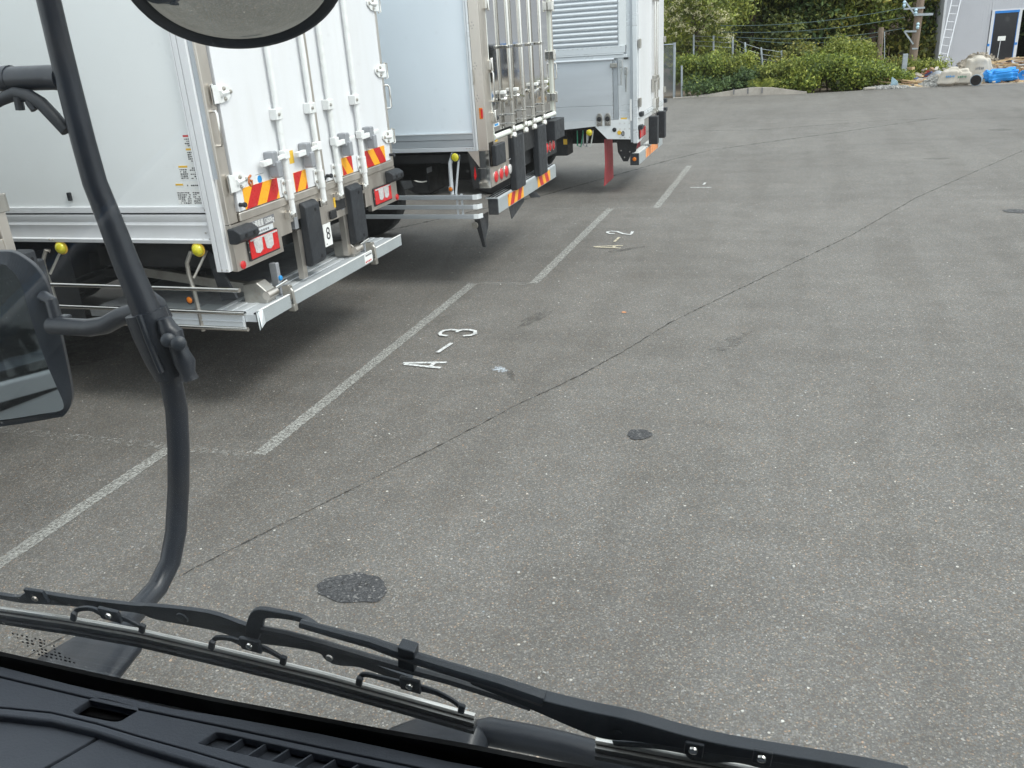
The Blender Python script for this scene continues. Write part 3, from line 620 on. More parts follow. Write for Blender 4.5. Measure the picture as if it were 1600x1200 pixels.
# side guard rails
for z, x1 in ((.892, -3.431), (.732, -3.422), (.622, -3.422)):
    MB().tube([(-7.6, 4.56, z), (x1, 4.56, z)],   .0155, 12).to('guard_rail', 'chrome', T1, smooth=True)
for xx in (-3.80, -5.02, -6.3):
    MB().tube([(xx+.03, 4.62, 1.12), (xx+.015, 4.60, 1.13), (xx-.02, 4.585, 1.06), (xx-.02, 4.58, .98), (xx, 4.575, .86), (xx+.005, 4.575, .59)], .015, 8).to('guard_stanchion', 'dull_steel', T1, smooth=True)
    MB().tube([(xx+.10, 4.66, 1.13), (xx+.01, 4.585, .96)], .009, 8).to('stanchion_brace', 'dull_steel', T1, smooth=True)
for xx in (-3.72, -4.86, -6.15):
    roundlamp((xx, 4.60, 1.148), .042, (.1, -1, -.05), 'yellow_lens', T1, 'side_marker', .9, 'yellow_label')
roundlamp((-3.835, 4.556, .815), .027, (0, -1, 0), 'amber_lens', T1, 'side_reflector', .35, 'black_metal')
chassis(T1, -12.4, -3.9, ya, yb, 1.28, [-6.05, -7.3, -10.9])
MB().box(-4.9, -3.75, 4.95, 5.0, .93, 1.08).box(-4.9, -4.0, 4.97, 4.975, .84, .90).to('lift_housing', 'chassis_black', T1)
MB().slab([(-3.72, 4.66, 1.15), (-3.66, 4.66, 1.10), (-3.54, 4.66, .80), (-3.66, 4.66, .78)], (0, .02, 0)).to('mud_flap', 'rubber', T1)
MB().box(-5.4, -5.38, 4.70, 5.15, .42, 1.05).to('mud_flap', 'rubber', T1)
tg = MB().box(-4.20, -4.10, 4.938, 4.946, 1.02, 1.045).to('data_plate', 'white_label', T1)
# warning stickers on the side panel
yy = ya+.004
for (x0, x1, z0, z1, hd) in ((-3.665, -3.600, 1.80, 1.876, 'reflect_red'), (-3.662, -3.600, 1.705, 1.795, 'yellow_label'), (-3.745, -3.675, 1.60, 1.69, 'yellow_label'), (-3.668, -3.600, 1.60, 1.70, None), (-3.795, -3.735, 1.555, 1.578, 'yellow_label'), (-3.730, -3.600, 1.55, 1.592, None), (-3.80, -3.69, 1.445, 1.545, None), (-3.682, -3.600, 1.445, 1.545, None)):
    s = MB().box(x0, x1, yy-.0015, yy-.0002, z0, z1).to('warning_sticker', 'white_label', T1)
    if hd: MB().box(x0+.001, x1-.001, yy-.0022, yy-.0014, z1-.013, z1-.001).to('header_band', hd, s)
    rr = random.Random(int(x0*1000+z0*100)); z = z1-.026; k = MB()
    while z > z0+.006:
        x = x0+.006
        while x < x1-.014:
            w = rr.uniform(.006, .016)
            if rr.random() < .8: k.box(x, min(x+w, x1-.004), yy-.0022, yy-.0014, z-rr.uniform(.002, .006), z+.003)
            x += w+.004
        z -= .013
    if k.v: tag(k.to('fine_print', 'ink', s), kind='stuff')
MB().box(-4.68, -4.655, yy-.02, yy+.0, 1.475, 1.53).to('side_latch', 'black_metal', T1, bevel=.003)

# ---------------------------------------------- truck 2 : stainless rear
T2 = thing('box_truck', 'middle box truck with mirror polished stainless rear doors and three flat side rails', 'truck', (-2.81, 9.0, 0))
X2 = -2.81; ya, yb = 7.75, 10.22
MB().box(-12.2, -2.925, ya+.004, yb-.004, 1.50, TOP).to('cargo_body', 'blue_white_paint', T2)
for z0, z1, dd in ((1.440, 1.497, 0), (1.375, 1.437, .004), (1.333, 1.372, -.006)):
    MB().box(-12.2, -2.918, ya-.006+dd, ya+.03, z0, z1).to('side_skirt', 'aluminium_grey' if z0 > 1.37 else 'aluminium', T2, bevel=.003)
MB().box(-12.2, -2.918, ya-.012, ya+.0, 1.494, 1.502).to('trim_strip', 'aluminium_bright', T2)
MB().box(-12.2, -2.918, yb-.03, yb+.006, 1.333, 1.50).to('side_skirt', 'aluminium_grey', T2)
rivets(T2, [(-2.99+.03*k, ya-.014, 1.36) for k in range(3)], (0, -1, 0), .006)
MB().box(-2.922, -2.902, ya-.012, ya+.03, 1.335, TOP).to('corner_post', 'aluminium', T2, bevel=.003)
MB().box(-2.899, -2.879, ya-.016, ya+.03, 1.335, TOP).to('corner_post', 'aluminium_bright', T2, bevel=.003)
MB().box(-2.876, X2+.03, ya-.006, ya+.03, 1.335, TOP).to('side_return', 'stainless', T2, bevel=.004)
MB().box(-2.876, X2+.03, ya+.0, ya+.03, 1.175, 1.333).box(-2.90, X2+.03, ya+.0, ya+.03, .985, 1.172).to('side_return', 'stainless_mirror', T2, bevel=.002)
MB().slab([(-2.878, ya-.002, 1.333), (-2.878, ya-.002, 1.18), (-2.99, ya-.002, 1.333)], (0, .02, 0)).to('gusset', 'stainless', T2)
MB().slab([(-2.992, ya+.003, 1.33), (-2.90, ya+.003, 1.20), (-2.90, ya+.003, .985), (-2.96, ya+.003, .985)], (0, .02, 0)).to('black_gusset', 'black_metal', T2)
MB().slab([(-2.938, ya-.001, z) for z in ()], (0, 0, 0)) if False else MB().slab([(-2.945, ya-.001, 1.10), (-2.928, ya-.001, 1.19), (-2.918, ya-.001, 1.10), (-2.935, ya-.001, 1.06)], (0, .003, 0)).to('red_mark', 'red_lens', T2)
for z in (2.42, 2.08, 1.80):
    rivets(T2, [(-2.86+a, ya-.006, z+b) for a, b in ((0, 0), (.012, .03), (.024, .005), (.01, -.02))], (0, -1, 0), .005, 'ink_grey')
MB().tube([(-2.876, ya-.016, 2.05), (-2.870, ya-.022, 2.05), (-2.870, ya-.022, 1.93), (-2.876, ya-.016, 1.93)], .004, 6).to('slot_rim', 'dull_steel', T2)
mk = MB().box(-2.842, -2.808, ya-.012, ya-.005, 1.62, 1.72).to('side_marker', 'amber_lens', T2, bevel=.004)
MB().box(-2.826, -2.806, ya-.014, ya-.006, 1.63, 1.71).to('red_part', 'red_lens', mk, bevel=.003)
# rear portal and mirror doors
MB().box(X2-.04, X2+.03, ya+.03, 7.93, 1.40, TOP).box(X2-.04, X2+.03, 10.19, yb, 1.40, TOP).to('rear_frame', 'stainless', T2, bevel=.004)
for y0, y1 in ((7.962, 9.06), (9.075, 10.165)):
    MB().box(X2-.03, X2, y0, y1, 1.47, TOP-.1).to('door', 'stainless_mirror', T2, bevel=.004)
MB().box(X2-.06, X2-.032, 7.9, 10.2, 1.0, TOP-.02).to('portal_backing', 'black_metal', T2)
MB().tube([(X2+.02, 7.945, 2.6), (X2+.02, 7.945, 1.55), (X2+.02, 7.97, 1.43), (X2+.02, 8.45, 1.43)], .010, 8).to('door_seal', 'pvc_white', T2, smooth=True)
MB().box(X2, X2+.022, 7.94, 7.958, 1.45, TOP-.1).box(X2, X2+.022, 10.168, 10.186, 1.45, TOP-.1).to('door_seal', 'pvc_white', T2)
MB().tube([(X2+.02, 7.95, 1.428), (X2+.02, 10.17, 1.436)], .026, 14).to('sill_roll', 'pvc_white', T2, smooth=True)
X = X2+.004
for ry, s in ((8.47, -1), (8.88, -1), (9.20, 1), (9.60, 1)):
    rod = MB().tube([(X+.05, ry, 1.44), (X+.05, ry, TOP-.15)], .021, 14).to('lock_rod', 'chrome', T2, smooth=True)
    MB().box(X, X+.078, ry-.045, ry+.045, 2.208, 2.238).tube([(X+.05, ry-.05, 2.223), (X+.05, ry+.05, 2.223)], .012, 8).to('rod_bracket', 'chrome', rod, bevel=.004)
    g = MB().box(X, X+.07, ry-.052, ry+.052, 1.585, 1.600).box(X, X+.07, ry-.05, ry+.05, 1.50, 1.512)
    for k in (-1, 1): g.tube([(X+.05, ry+k*.032, 1.45), (X+.05, ry+k*.032, 1.60)], .010, 8)
    g.lathe((X+.05, ry, 1.40), (0, 0, 1), [(-.03, .035), (0, .036), (.02, .026), (.05, .03), (.08, .022)], 14)
    g.box(X-.02, X+.05, ry-.06, ry+.06, 1.365, 1.40); g.to('rod_guide', 'chrome', rod, smooth=True, bevel=.002)
    y0 = ry+s*.20
    l = MB().bar((X+.055, ry, 1.73), (X+.06, y0, 1.76), .022, .024).lathe((X+.04, y0, 1.75), (1, 0, 0), [(-.03, .022), (.01, .026), (.03, .014)], 12).box(X+.01, X+.05, y0-.022, y0+.022, 1.76, 1.825).box(X+.03, X+.045, y0-.012, y0+.012, 1.66, 1.74)
    l.to('lever', 'chrome', rod, bevel=.003)
    MB().box(X+.008, X+.058, y0-.032, y0+.032, 1.80, 1.83).to('latch_cap', 'white_label', rod, bevel=.006)
for z in (2.60, 2.08, 1.62, 3.1):
    for y, s in ((7.945, 1), (10.178, 1)):
        h = MB().box(X, X+.05, y-.05, y+.05, z-.045, z+.045).tube([(X+.05, y, z-.06), (X+.05, y, z+.06)], .014, 8).to('hinge', 'chrome', T2, bevel=.006)
        MB().box(X+.012, X+.052, y-.004, y+.048, z-.024, z+.024).to('hinge_rubber', 'rubber', h, bevel=.008)
grab(7.93, 0, 1.76, 2.02, T2, X2+.03); grab(10.20, 1, 1.82, 1.99, T2, X2+.02, r=.008)
for y in (8.02, 10.16): MB().lathe((X+.02, y, 1.60), (0, 1, 0), [(-.03, .012), (.02, .026), (.05, .024)], 12).to('door_bumper', 'rubber', T2)
# lower rear panels
MB().box(X2-.02, X2+.026, 7.78, 8.36, .985, 1.172).box(X2-.02, X2+.026, 7.93, 8.36, 1.176, 1.40).to('lamp_panel', 'stainless', T2, bevel=.003)
MB().box(X2-.02, X2+.022, 8.365, 9.78, 1.165, 1.395).box(X2-.02, X2+.020, 8.365, 8.56, .985, 1.16).box(X2-.02, X2+.022, 9.56, 10.2, .985, 1.16).to('black_panel', 'black_metal', T2, bevel=.003)
MB().box(X2-.02, X2+.024, 8.36, 8.60, 1.160, 1.168).to('panel_trim', 'aluminium', T2)
for y in (7.915, 8.075, 8.235): roundlamp((X2+.027, y, 1.068), .058, (1, 0, 0), 'red_lens', T2, 'tail_lamp', .35)
roundlamp((X2+.023, 8.375, 1.068), .052, (1, 0, 0), 'clear_lens', T2, 'reverse_lamp', .3)
for y in (9.76, 9.90, 10.05): roundlamp((X2+.023, y, 1.090), .058, (1, 0, 0), 'red_lens', T2, 'tail_lamp', .35)
MB().box(X2+.026, X2+.075, 7.84, 8.13, 1.175, 1.37).to('corner_buffer', 'rubber', T2, bevel=.01)
MB().box(X2+.0, X2+.13, 9.78, 10.21, 1.17, 1.39).to('corner_buffer', 'rubber', T2, bevel=.01)
for y0 in (8.42, 9.28):
    k = MB().box(X2, X2+.075, y0, y0+.315, .845, 1.385).to('dock_buffer', 'rubber', T2, bevel=.012)
    MB().box(X2+.02, X2+.070, y0+.316, y0+.326, .86, 1.37).to('buffer_strip', 'lock_grey', k)
MB().slab([(X2+.027, 7.965, 1.385), (X2+.027, 8.045, 1.385), (X2+.027, 8.02, 1.42), (X2+.027, 7.99, 1.42)], (.001, 0, 0)).to('orange_label', 'yellow_label', T2)
lb = MB().box(X2, X2+.001, 8.03, 8.20, 1.515, 1.545).to('small_label', 'white_label', T2); MB().box(X2+.001, X2+.0015, 8.06, 8.17, 1.52, 1.54).to('mark', 'blue_ink', lb)
MB().box(X2, X2+.001, 7.985, 8.02, 1.545, 1.58).to('orange_mark', 'reflect_orange', T2)
# step bumper
bp = MB().box(X2-.085, X2+.02, 7.965, 10.14, .700, .842).to('bumper', 'grey_board', T2, bevel=.006)
MB().box(X2-.085, X2+.018, 7.945, 7.965, .690, .846).box(X2-.085, X2+.018, 10.14, 10.16, .690, .846).to('bumper_cap', 'rubber', T2, bevel=.006)
MB().box(X2-.115, X2+.012, 7.97, 10.135, .8425, .853).to('step_tread', 'aluminium_bright', T2)
t_ = MB()
for k in range(58):
    for j in range(3): t_.box(X2-.10+j*.038, X2-.078+j*.038, 7.99+k*.037, 8.008+k*.037, .8535, .858)
tag(t_.to('tread_holes', 'black_metal', T2), kind='stuff')
hazard(8.26, 8.79, .712, .830, X2+.0205, .235, .9, T2, phase=.25); hazard(9.34, 9.86, .712, .830, X2+.0205, .235, -.9, T2, phase=.5)
# side rails and stanchion
for z0, z1 in ((.882, .925), (.789, .830), (.696, .737)):
    MB().box(-7.4, -2.97, 7.72, 7.745, z0, z1).to('guard_rail', 'aluminium_grey', T2, bevel=.004)
    MB().slab([(-2.969, 7.72, z0-.002), (-2.925, 7.735, z0-.002), (-2.90, 7.80, z0-.002), (-2.915, 7.80, z0-.002), (-2.94, 7.748, z0-.002), (-2.969, 7.745, z0-.002)], (0, 0, z1-z0+.004)).to('rail_end', 'aluminium_bright', T2, bevel=.003)
for xx in (-3.09, -3.14, -4.6, -4.65): MB().box(xx-.008, xx+.010, 7.746, 7.757, .69, .935).to('rail_strap', 'aluminium', T2)
for xx in (-3.15, -4.9):
    MB().tube([(xx+.01, 7.76, 1.32), (xx-.03, 7.75, 1.22), (xx-.035, 7.75, 1.05), (xx-.035, 7.75, .93)], .020, 8).to('guard_stanchion', 'aluminium', T2, smooth=True)
    MB().tube([(xx+.06, 7.78, 1.30), (xx+.0, 7.76, .93)], .011, 8).to('stanchion_brace', 'aluminium', T2, smooth=True)
    roundlamp((xx+.035, 7.735, 1.282), .040, (0, -1, 0), 'yellow_lens', T2, 'side_marker', .4, 'black_metal')
    roundlamp((xx-.035, 7.725, .985), .024, (0, -1, 0), 'amber_lens', T2, 'side_reflector', .4)
chassis(T2, -12, -3.0, ya, yb, 1.30, [-5.3, -6.5, -10.5])
MB().box(-3.55, -3.53, 8.0, 9.9, .9, 1.28).box(-3.40, -3.34, 8.05, 8.10, 1.18, 1.26).to('rear_crossmember', 'chassis_black', T2)
MB().box(-3.53, -3.525, 7.98, 8.1, 1.1, 1.15).to('data_plate', 'lock_grey', T2)
MB().slab([(-3.0, 7.80, .69), (-2.94, 7.80, .69), (-2.90, 7.80, .40), (-2.93, 7.80, .40)], (0, .03, 0)).to('guard_leg', 'black_metal', T2)
MB().slab([(-2.96, 7.84, .69), (-2.96, 8.10, .69), (-2.95, 8.04, .56), (-2.93, 7.86, .44)], (.008, 0, 0)).to('mud_flap', 'rubber', T2)
MB().slab([(-2.92, 8.62, .70), (-2.92, 9.16, .70), (-2.90, 9.12, .60), (-2.90, 8.66, .50)], (.008, 0, 0)).to('mud_flap', 'rubber', T2)
MB().slab([(-2.90, 9.22, .72), (-2.90, 9.40, .72), (-2.84, 9.58, .56), (-2.88, 9.34, .60)], (.008, 0, 0)).to('mud_flap', 'rubber', T2)
roundlamp((-2.99, 7.79, .62), .03, (0, -1, 0), 'clear_lens', T2, 'side_reflector', .2, 'dull_steel')

# ---------------------------------------------- truck 3 : far truck with ribbed aluminium side
T3 = thing('box_truck', 'farthest truck with corrugated aluminium side and red mud flap', 'truck', (-2.27, 14.05, 0))
X3 = -2.27; ya, yb = 12.83, 15.28; TOP3 = 3.8
MB().box(-11.5, -2.40, ya+.05, yb-.01, 1.05, TOP3).to('cargo_body', 'aluminium', T3)
MB().box(-11.5, -2.53, ya+.02, ya+.05, 2.115, TOP3).to('corrugation_backing', 'aluminium_grey', T3)
n = 0; z = 2.135; rib = None
while z < 3.75:
    if rib is None: rib = MB().tube([(-11.4, ya+.018, z), (-2.545, ya+.018, z)], .026, 10, flat=1.).to('corrugation', 'aluminium_bright', T3, smooth=True); z00 = z
    else: dup(rib, (0, 0, z-z00))
    z += .0665
MB().box(-2.53, -2.425, ya, ya+.06, 2.09, TOP3).to('side_panel', 'side_paint', T3, bevel=.004)
MB().box(-2.535, -2.520, ya-.006, ya+.05, 2.09, TOP3).to('edge_bead', 'aluminium_bright', T3)
MB().box(-11.5, -2.44, ya-.012, ya+.05, 1.995, 2.090).box(-11.5, -2.46, ya-.018, ya+.05, 1.975, 1.992).box(-11.5, -2.42, ya-.008, ya+.05, 1.925, 1.972).to('waist_rail', 'aluminium_bright', T3, bevel=.005)
rivets(T3, [(-2.50-.07*k, ya-.013, 2.075) for k in range(26)], (0, -1, 0), .006)
MB().tube([(-11.4, ya-.006, 1.915), (-2.60, ya-.006, 1.915)], .016, 8).to('rain_lip', 'aluminium', T3, smooth=True)
MB().box(-11.5, -2.628, ya+.012, ya+.05, 1.285, 1.90).box(-11.5, -2.628, ya+.008, ya+.05, 1.085, 1.280).to('lower_door', 'aluminium', T3, bevel=.003)
MB().box(-2.622, -2.555, ya+.006, ya+.05, 1.085, 1.90).to('door_stile', 'aluminium_grey', T3, bevel=.003)
rivets(T3, [(-2.632, ya+.010, 1.12+.055*k) for k in range(14)], (0, -1, 0), .007)
MB().box(-2.552, -2.372, ya+.018, ya+.05, 1.01, 1.925).to('side_panel', 'aluminium_bright', T3, bevel=.003)
MB().box(-2.425, -2.372, ya+.012, ya+.05, 1.925, TOP3).to('side_panel', 'aluminium_bright', T3, bevel=.003)
MB().box(-2.371, -2.338, ya-.010, ya+.05, .755, TOP3).to('corner_post', 'aluminium_grey', T3, bevel=.003)
MB().box(-2.336, X3, ya-.018, ya+.05, .742, TOP3).to('corner_post', 'aluminium_bright', T3, bevel=.005)
MB().box(-2.382, -2.352, ya-.016, ya-.011, 1.06, 1.36).to('reflective_strip', 'white_label', T3)
MB().slab([(x, ya-.004, z) for x, z in ((-11.5, .958), (-3.45, .958), (-2.90, .998), (-2.90, 1.082), (-11.5, 1.082))], (0, .05, 0)).to('side_skirt', 'aluminium_bright', T3)
MB().slab([(x, ya-.008, z) for x, z in ((-2.895, .985), (-2.72, .812), (-2.374, .800), (-2.374, 1.08), (-2.895, 1.08))], (0, .03, 0)).to('corner_plate', 'side_paint', T3)
rivets(T3, [(-2.39-a, ya-.010, z) for a in (0, .07, .14) for z in (.83, .95, 1.03)]+[(-2.70, ya-.01, 1.02), (-2.86, ya-.01, 1.0)], (0, -1, 0), .008)
for x in (-2.835, -2.712):
    k = MB().slab([(x-.045, ya-.012, 1.0), (x+.045, ya-.012, 1.0), (x+.045, ya-.012, 1.13), (x+.02, ya-.012, 1.18), (x-.02, ya-.012, 1.18), (x-.045, ya-.012, 1.13)], (0, .02, 0)).to('door_catch', 'dull_steel', T3, bevel=.004)
    MB().lathe((x, ya-.014, 1.10), (0, -1, 0), [(0, .035), (.014, .033), (.018, .015)], 12).to('catch_cap', 'black_metal', k)
    MB().box(x-.03, x+.03, ya-.03, ya-.012, 1.02, 1.06).to('catch_tongue', 'chrome', k, bevel=.004)
roundlamp((-2.612, ya-.010, .942), .028, (0, -1, 0), 'black_metal', T3, 'plug', .5, 'black_metal')
MB().lathe((-2.54, ya-.009, .90), (0, -1, 0), [(0, .030), (.008, .030)], 14).to('yellow_marker', 'yellow_label', T3)
MB().tube([(-2.487, ya-.012, .915), (-2.47, ya-.012, .905), (-2.47, ya-.012, .865), (-2.487, ya-.012, .855), (-2.50, ya-.012, .865), (-2.50, ya-.012, .905), (-2.487, ya-.012, .915)], .007, 6).to('ring', 'black_metal', T3)
lb = MB().box(-2.53, -2.42, ya+.015, ya+.019, 1.02, 1.10).to('white_label_plate', 'white_label', T3); MB().box(-2.52, -2.43, ya+.013, ya+.0155, 1.085, 1.105).to('mark', 'yellow_label', lb)
for x, zz in ((-2.505, 1.90), (-2.435, 1.80)):
    k = MB().box(x-.022, x+.022, ya-.012, ya+.018, zz-.10, zz).slab([(x-.016, ya-.004, zz-.10), (x+.016, ya-.004, zz-.10), (x+.004, ya-.006, zz-.34), (x-.006, ya-.006, zz-.34)], (0, .012, 0)).to('side_latch', 'chrome', T3, bevel=.004)
MB().box(-2.46, -2.40, ya-.02, ya+.01, 1.905, 1.93).to('latch_hood', 'black_metal', T3)
MB().bar((-2.66, ya-.01, 1.83), (-2.56, ya-.01, 1.83), .03, .06).to('latch_arm', 'dull_steel', T3, bevel=.008)
roundlamp((-2.99, ya-.01, .912), .042, (0, -1, 0), 'yellow_lens', T3, 'side_marker', .6, 'yellow_label')
# rear
MB().box(-2.36, X3-.012, ya+.05, yb-.05, 1.04, TOP3-.02).to('portal_backing', 'aluminium_grey', T3)
for y0, y1 in ((ya+.07, 14.03), (14.07, yb-.05)):
    MB().box(X3-.012, X3+.012, y0, y1, 1.145, TOP3-.1).to('door', 'white_paint', T3, bevel=.005)
    MB().box(X3-.012, X3+.020, y0, y1, 1.085, 1.14).to('door_rail', 'aluminium_bright', T3, bevel=.006)
MB().box(X3-.04, X3+.008, yb-.05, yb+.01, .77, TOP3).to('corner_post', 'white_paint', T3, bevel=.005)
MB().slab([(X3-.05, y, z) for y, z in ((ya+.052, 1.08), (yb-.052, 1.08), (yb-.052, .80), (14.80, .70), (14.75, 1.02), (13.40, 1.02), (13.40, .78), (ya+.25, .745), (ya+.052, .745))], (.05, 0, 0)).to('rear_sill', 'side_paint', T3)
for y in (14.14, 14.36):
    rod = MB().tube([(X3+.045, y, 1.06), (X3+.045, y, TOP3-.1)], .019, 12).to('lock_rod', 'chrome', T3, smooth=True)
    for z in (1.55, 2.66): MB().box(X3+.012, X3+.07, y-.05, y+.05, z, z+.05).to('rod_bracket', 'dull_steel', rod, bevel=.004)
    MB().box(X3+.012, X3+.072, y-.04, y+.04, 1.10, 1.26).box(X3, X3+.07, y-.045, y+.045, 1.03, 1.06).to('rod_guide', 'chrome', rod, bevel=.006)
    s = -1 if y < 14.2 else 1
    MB().bar((X3+.06, y, 1.52), (X3+.06, y+s*.15, 1.54), .02, .03).box(X3+.02, X3+.06, y+s*.15-.025, y+s*.15+.025, 1.36, 1.56).to('lever', 'dull_steel', rod, bevel=.006)
for z in (2.10, 1.31, 2.9):
    MB().box(X3+.012, X3+.045, ya+.0, ya+.10, z-.055, z+.055).tube([(X3+.04, ya+.01, z-.065), (X3+.04, ya+.01, z+.065)], .014, 8).to('hinge', 'dull_steel', T3, bevel=.004)
    MB().box(X3+.012, X3+.045, yb-.05, yb+.06, z-.045, z+.045).to('hinge', 'dull_steel', T3, bevel=.004)
for y, z, d in ((ya+.12, 1.14, .07), (yb+.05, .985, .10), (yb+.04, 1.13, .08), (ya+.08, .96, .10)):
    MB().box(X3+.0, X3+.06, y-.05, y+.09, z-.035, z+.03).to('rubber_stop', 'rubber', T3, bevel=.008)
for y0 in (13.78, 14.56): MB().box(X3+.002, X3+.14, y0, y0+.16, .60, 1.02).to('dock_buffer', 'rubber', T3, bevel=.01)
for y0, y1 in ((ya+.07, 13.36), (14.86, yb-.06)):
    f = MB().box(X3+.002, X3+.012, y0, y1, .79, .94).to('tail_lamp', 'black_metal', T3); MB().box(X3+.012, X3+.03, y0+.01, y1-.01, .80, .93).to('lens', 'red_lens', f, bevel=.01)
MB().box(X3-.14, X3-.0, 12.96, 15.25, .415, .575).to('bumper', 'grey_board', T3, bevel=.006)
MB().box(X3-.135, X3-.005, 12.935, 12.957, .408, .582).box(X3-.135, X3-.005, 15.253, 15.275, .408, .582).to('bumper_cap', 'rubber', T3, bevel=.006)
roundlamp((X3-.07, 12.934, .498), .034, (0, -1, 0), 'amber_lens', T3, 'amber_reflector', .3, 'black_metal')
MB().box(X3-.11, X3-.06, 12.98, 15.2, .576, .582).box(X3-.05, X3-.01, 12.98, 15.2, .576, .580).to('step_strip', 'white_label', T3)
hazard(13.52, 14.72, .430, .562, X3+.0005, .24, .8, T3, 'reflect_peach', 'reflect_orange', phase=.3)
MB().slab([(x, 12.99, z) for x, z in ((-2.62, .80), (-2.30, .76), (-2.33, .60), (-2.41, .56), (-2.45, .46), (-2.52, .46), (-2.60, .60))], (0, .03, 0)).to('bumper_bracket', 'black_metal', T3)
rivets(T3, [(-2.55, 12.985, .62), (-2.50, 12.985, .52), (-2.42, 12.985, .60)], (0, -1, 0), .012, 'dull_steel')
f = MB().add([(-2.78, 12.87, .80), (-2.78, 13.42, .80), (-2.775, 13.42, .50), (-2.79, 13.50, .14), (-2.80, 12.87, .12), (-2.775, 12.87, .45)], [(0, 1, 2, 5), (5, 2, 3, 4)]); fo = f.to('mud_flap', 'red_flap', T3)
md = fo.modifiers.new('thickness', 'SOLIDIFY'); md.thickness = .012
MB().box(-2.776, -2.770, 12.98, 13.28, .42, .68).to('flap_panel', 'reflect_red', T3)
MB().box(-2.60, -2.59, 14.4, 14.9, .30, .75).to('mud_flap', 'red_flap', T3)
chassis(T3, -11.3, -2.7, ya, yb, 1.02, [-4.6, -5.8, -9.8])
for k, dx in enumerate((0, .09, .15)): MB().tube([(-3.2+dx, ya+.1, .98), (-3.2+dx, ya+.08, .72), (-3.15+dx, ya+.08, .70), (-3.12+dx, ya+.08, .82), (-3.10+dx, ya+.1, .98)], .010, 6).to('air_hose', ('green_paint', 'lock_grey', 'pvc_white')[k], T3, smooth=True)
MB().box(-3.9, -3.4, ya+.25, ya+.6, .55, .95).to('battery_box', 'black_metal', T3, bevel=.01)
MB().box(-3.46, -3.40, ya+.24, ya+.249, .72, .80).to('yellow_label', 'yellow_label', T3)

# ---------------------------------------------- truck 4 : only its rear corner shows at the left edge
T4 = thing('box_truck', 'truck at the left edge of which only a steel rear corner and black buffer show', 'truck', (-4.2, 2.4, 0))
X4 = -4.2
MB().box(-12, X4-.05, 1.19, 3.655, 1.30, TOP).to('cargo_body', 'side_paint', T4)
MB().box(X4-.05, X4, 3.60, 3.665, 1.36, TOP).box(X4-.05, X4, 1.19, 1.25, 1.36, TOP).box(X4-.04, X4-.002, 1.25, 3.60, 1.25, 1.45).to('rear_frame', 'stainless', T4, bevel=.006)
MB().box(X4-.04, X4-.01, 1.26, 3.59, 1.46, TOP).to('door', 'white_paint', T4)
for z in (1.64, 2.2): MB().box(X4, X4+.02, 3.58, 3.665, z-.05, z+.05).tube([(X4+.015, 3.67, z-.05), (X4+.015, 3.67, z+.05)], .010, 8).to('hinge', 'dull_steel', T4, bevel=.004)
k = MB().slab([(X4-.08, 3.66, z) for z in ()], (0, 0, 0)) if False else MB().box(X4-.02, X4+.10, 3.50, 3.70, 1.12, 1.37).to('corner_block', 'rubber', T4, bevel=.015)
MB().lathe((X4+.101, 3.66, 1.32), (1, 0, 0), [(-.01, .012), (.001, .012)], 10).to('hole', 'dash_dark', k)
MB().box(X4-.03, X4+.08, 3.66, 3.76, .98, 1.30).to('dock_buffer', 'rubber', T4, bevel=.012)
chassis(T4, -12, -4.6, 1.19, 3.6, 1.25, [-6.6, -7.8, -11])

# ============================================================ BACKGROUND
ELL = []
def yard(name, lab, cat, loc, **k): return thing(name, lab, cat, loc, **k)
# concrete kerb wall at the end of the yard
pts = [(-4.2, .02), (-3.4, .05), (-2.6, .13), (-2.0, .20), (-1.6, .24), (-1.0, .21), (-.4, .11), (.1, .03)]
W_ = MB().slab([(x, 30.55, z) for x, z in pts]+[(.1, 30.55, -.05), (-4.2, 30.55, -.05)], (0, .18, 0)).to('low_concrete_wall', 'concrete'); tag(W_, 'low humped concrete wall in front of the bushes', 'wall')
for x in (-2.2, -1.75, -1.3): MB().box(x-.02, x+.02, 30.53, 30.548, .05, .22).to('weep_slot', 'ink_grey', W_)
# chain-link fence at the left, and leaning galvanised posts through the bushes
fc = yard('chain_link_fence', 'chain-link fence with galvanised post beside the far truck', 'fence', (-4.3, 31, 0))
for x, h in ((-4.22, 1.75), (-6.4, 1.75), (-8.6, 1.75)): MB().tube([(x, 31, -.05), (x, 31, h)], .045, 10).to('post', 'galvanised', fc, smooth=True)
m_ = MB()
for k in range(60):
    x = -9+k*.08
    m_.bar((x, 31.03, 0.05), (x+1.6, 31.03, 1.65), .008, .008) if x+1.6 < -4.2 else m_.bar((x, 31.03, .05), (-4.22, 31.03, .05-4.22-x), .008, .008) if x < -4.25 else None
    m_.bar((x, 31.05, 1.65), (x+1.6, 31.05, 0.05), .008, .008) if x+1.6 < -4.2 else m_.bar((x, 31.05, 1.65), (-4.22, 31.05, 1.65+4.22+x), .008, .008) if x < -4.25 else None
tag(m_.to('wire_mesh', 'galvanised', fc), kind='stuff')
MB().tube([(-9, 31, 1.7), (-4.22, 31, 1.7)], .02, 8).to('top_rail', 'galvanised', fc, smooth=True)
p = MB().tube([(-3.93, 30.8, -.05), (-3.95, 30.8, 1.02)], .035, 10).to('short_post', 'galvanised', smooth=True); tag(p, 'short galvanised post standing right of the chain-link fence', 'post')
def post(px, top, bot, y, tilt, lab):
    a, b = at(px[0], top, 1, y), at(px[1], bot, 1, y); b.z = min(b.z, 0)
    o = MB().tube([tuple(b), tuple(a)], .036, 8).to('fence_post', 'galvanised', smooth=True); tag(o, lab, 'post', 'old fence posts standing in the bushes'); return a
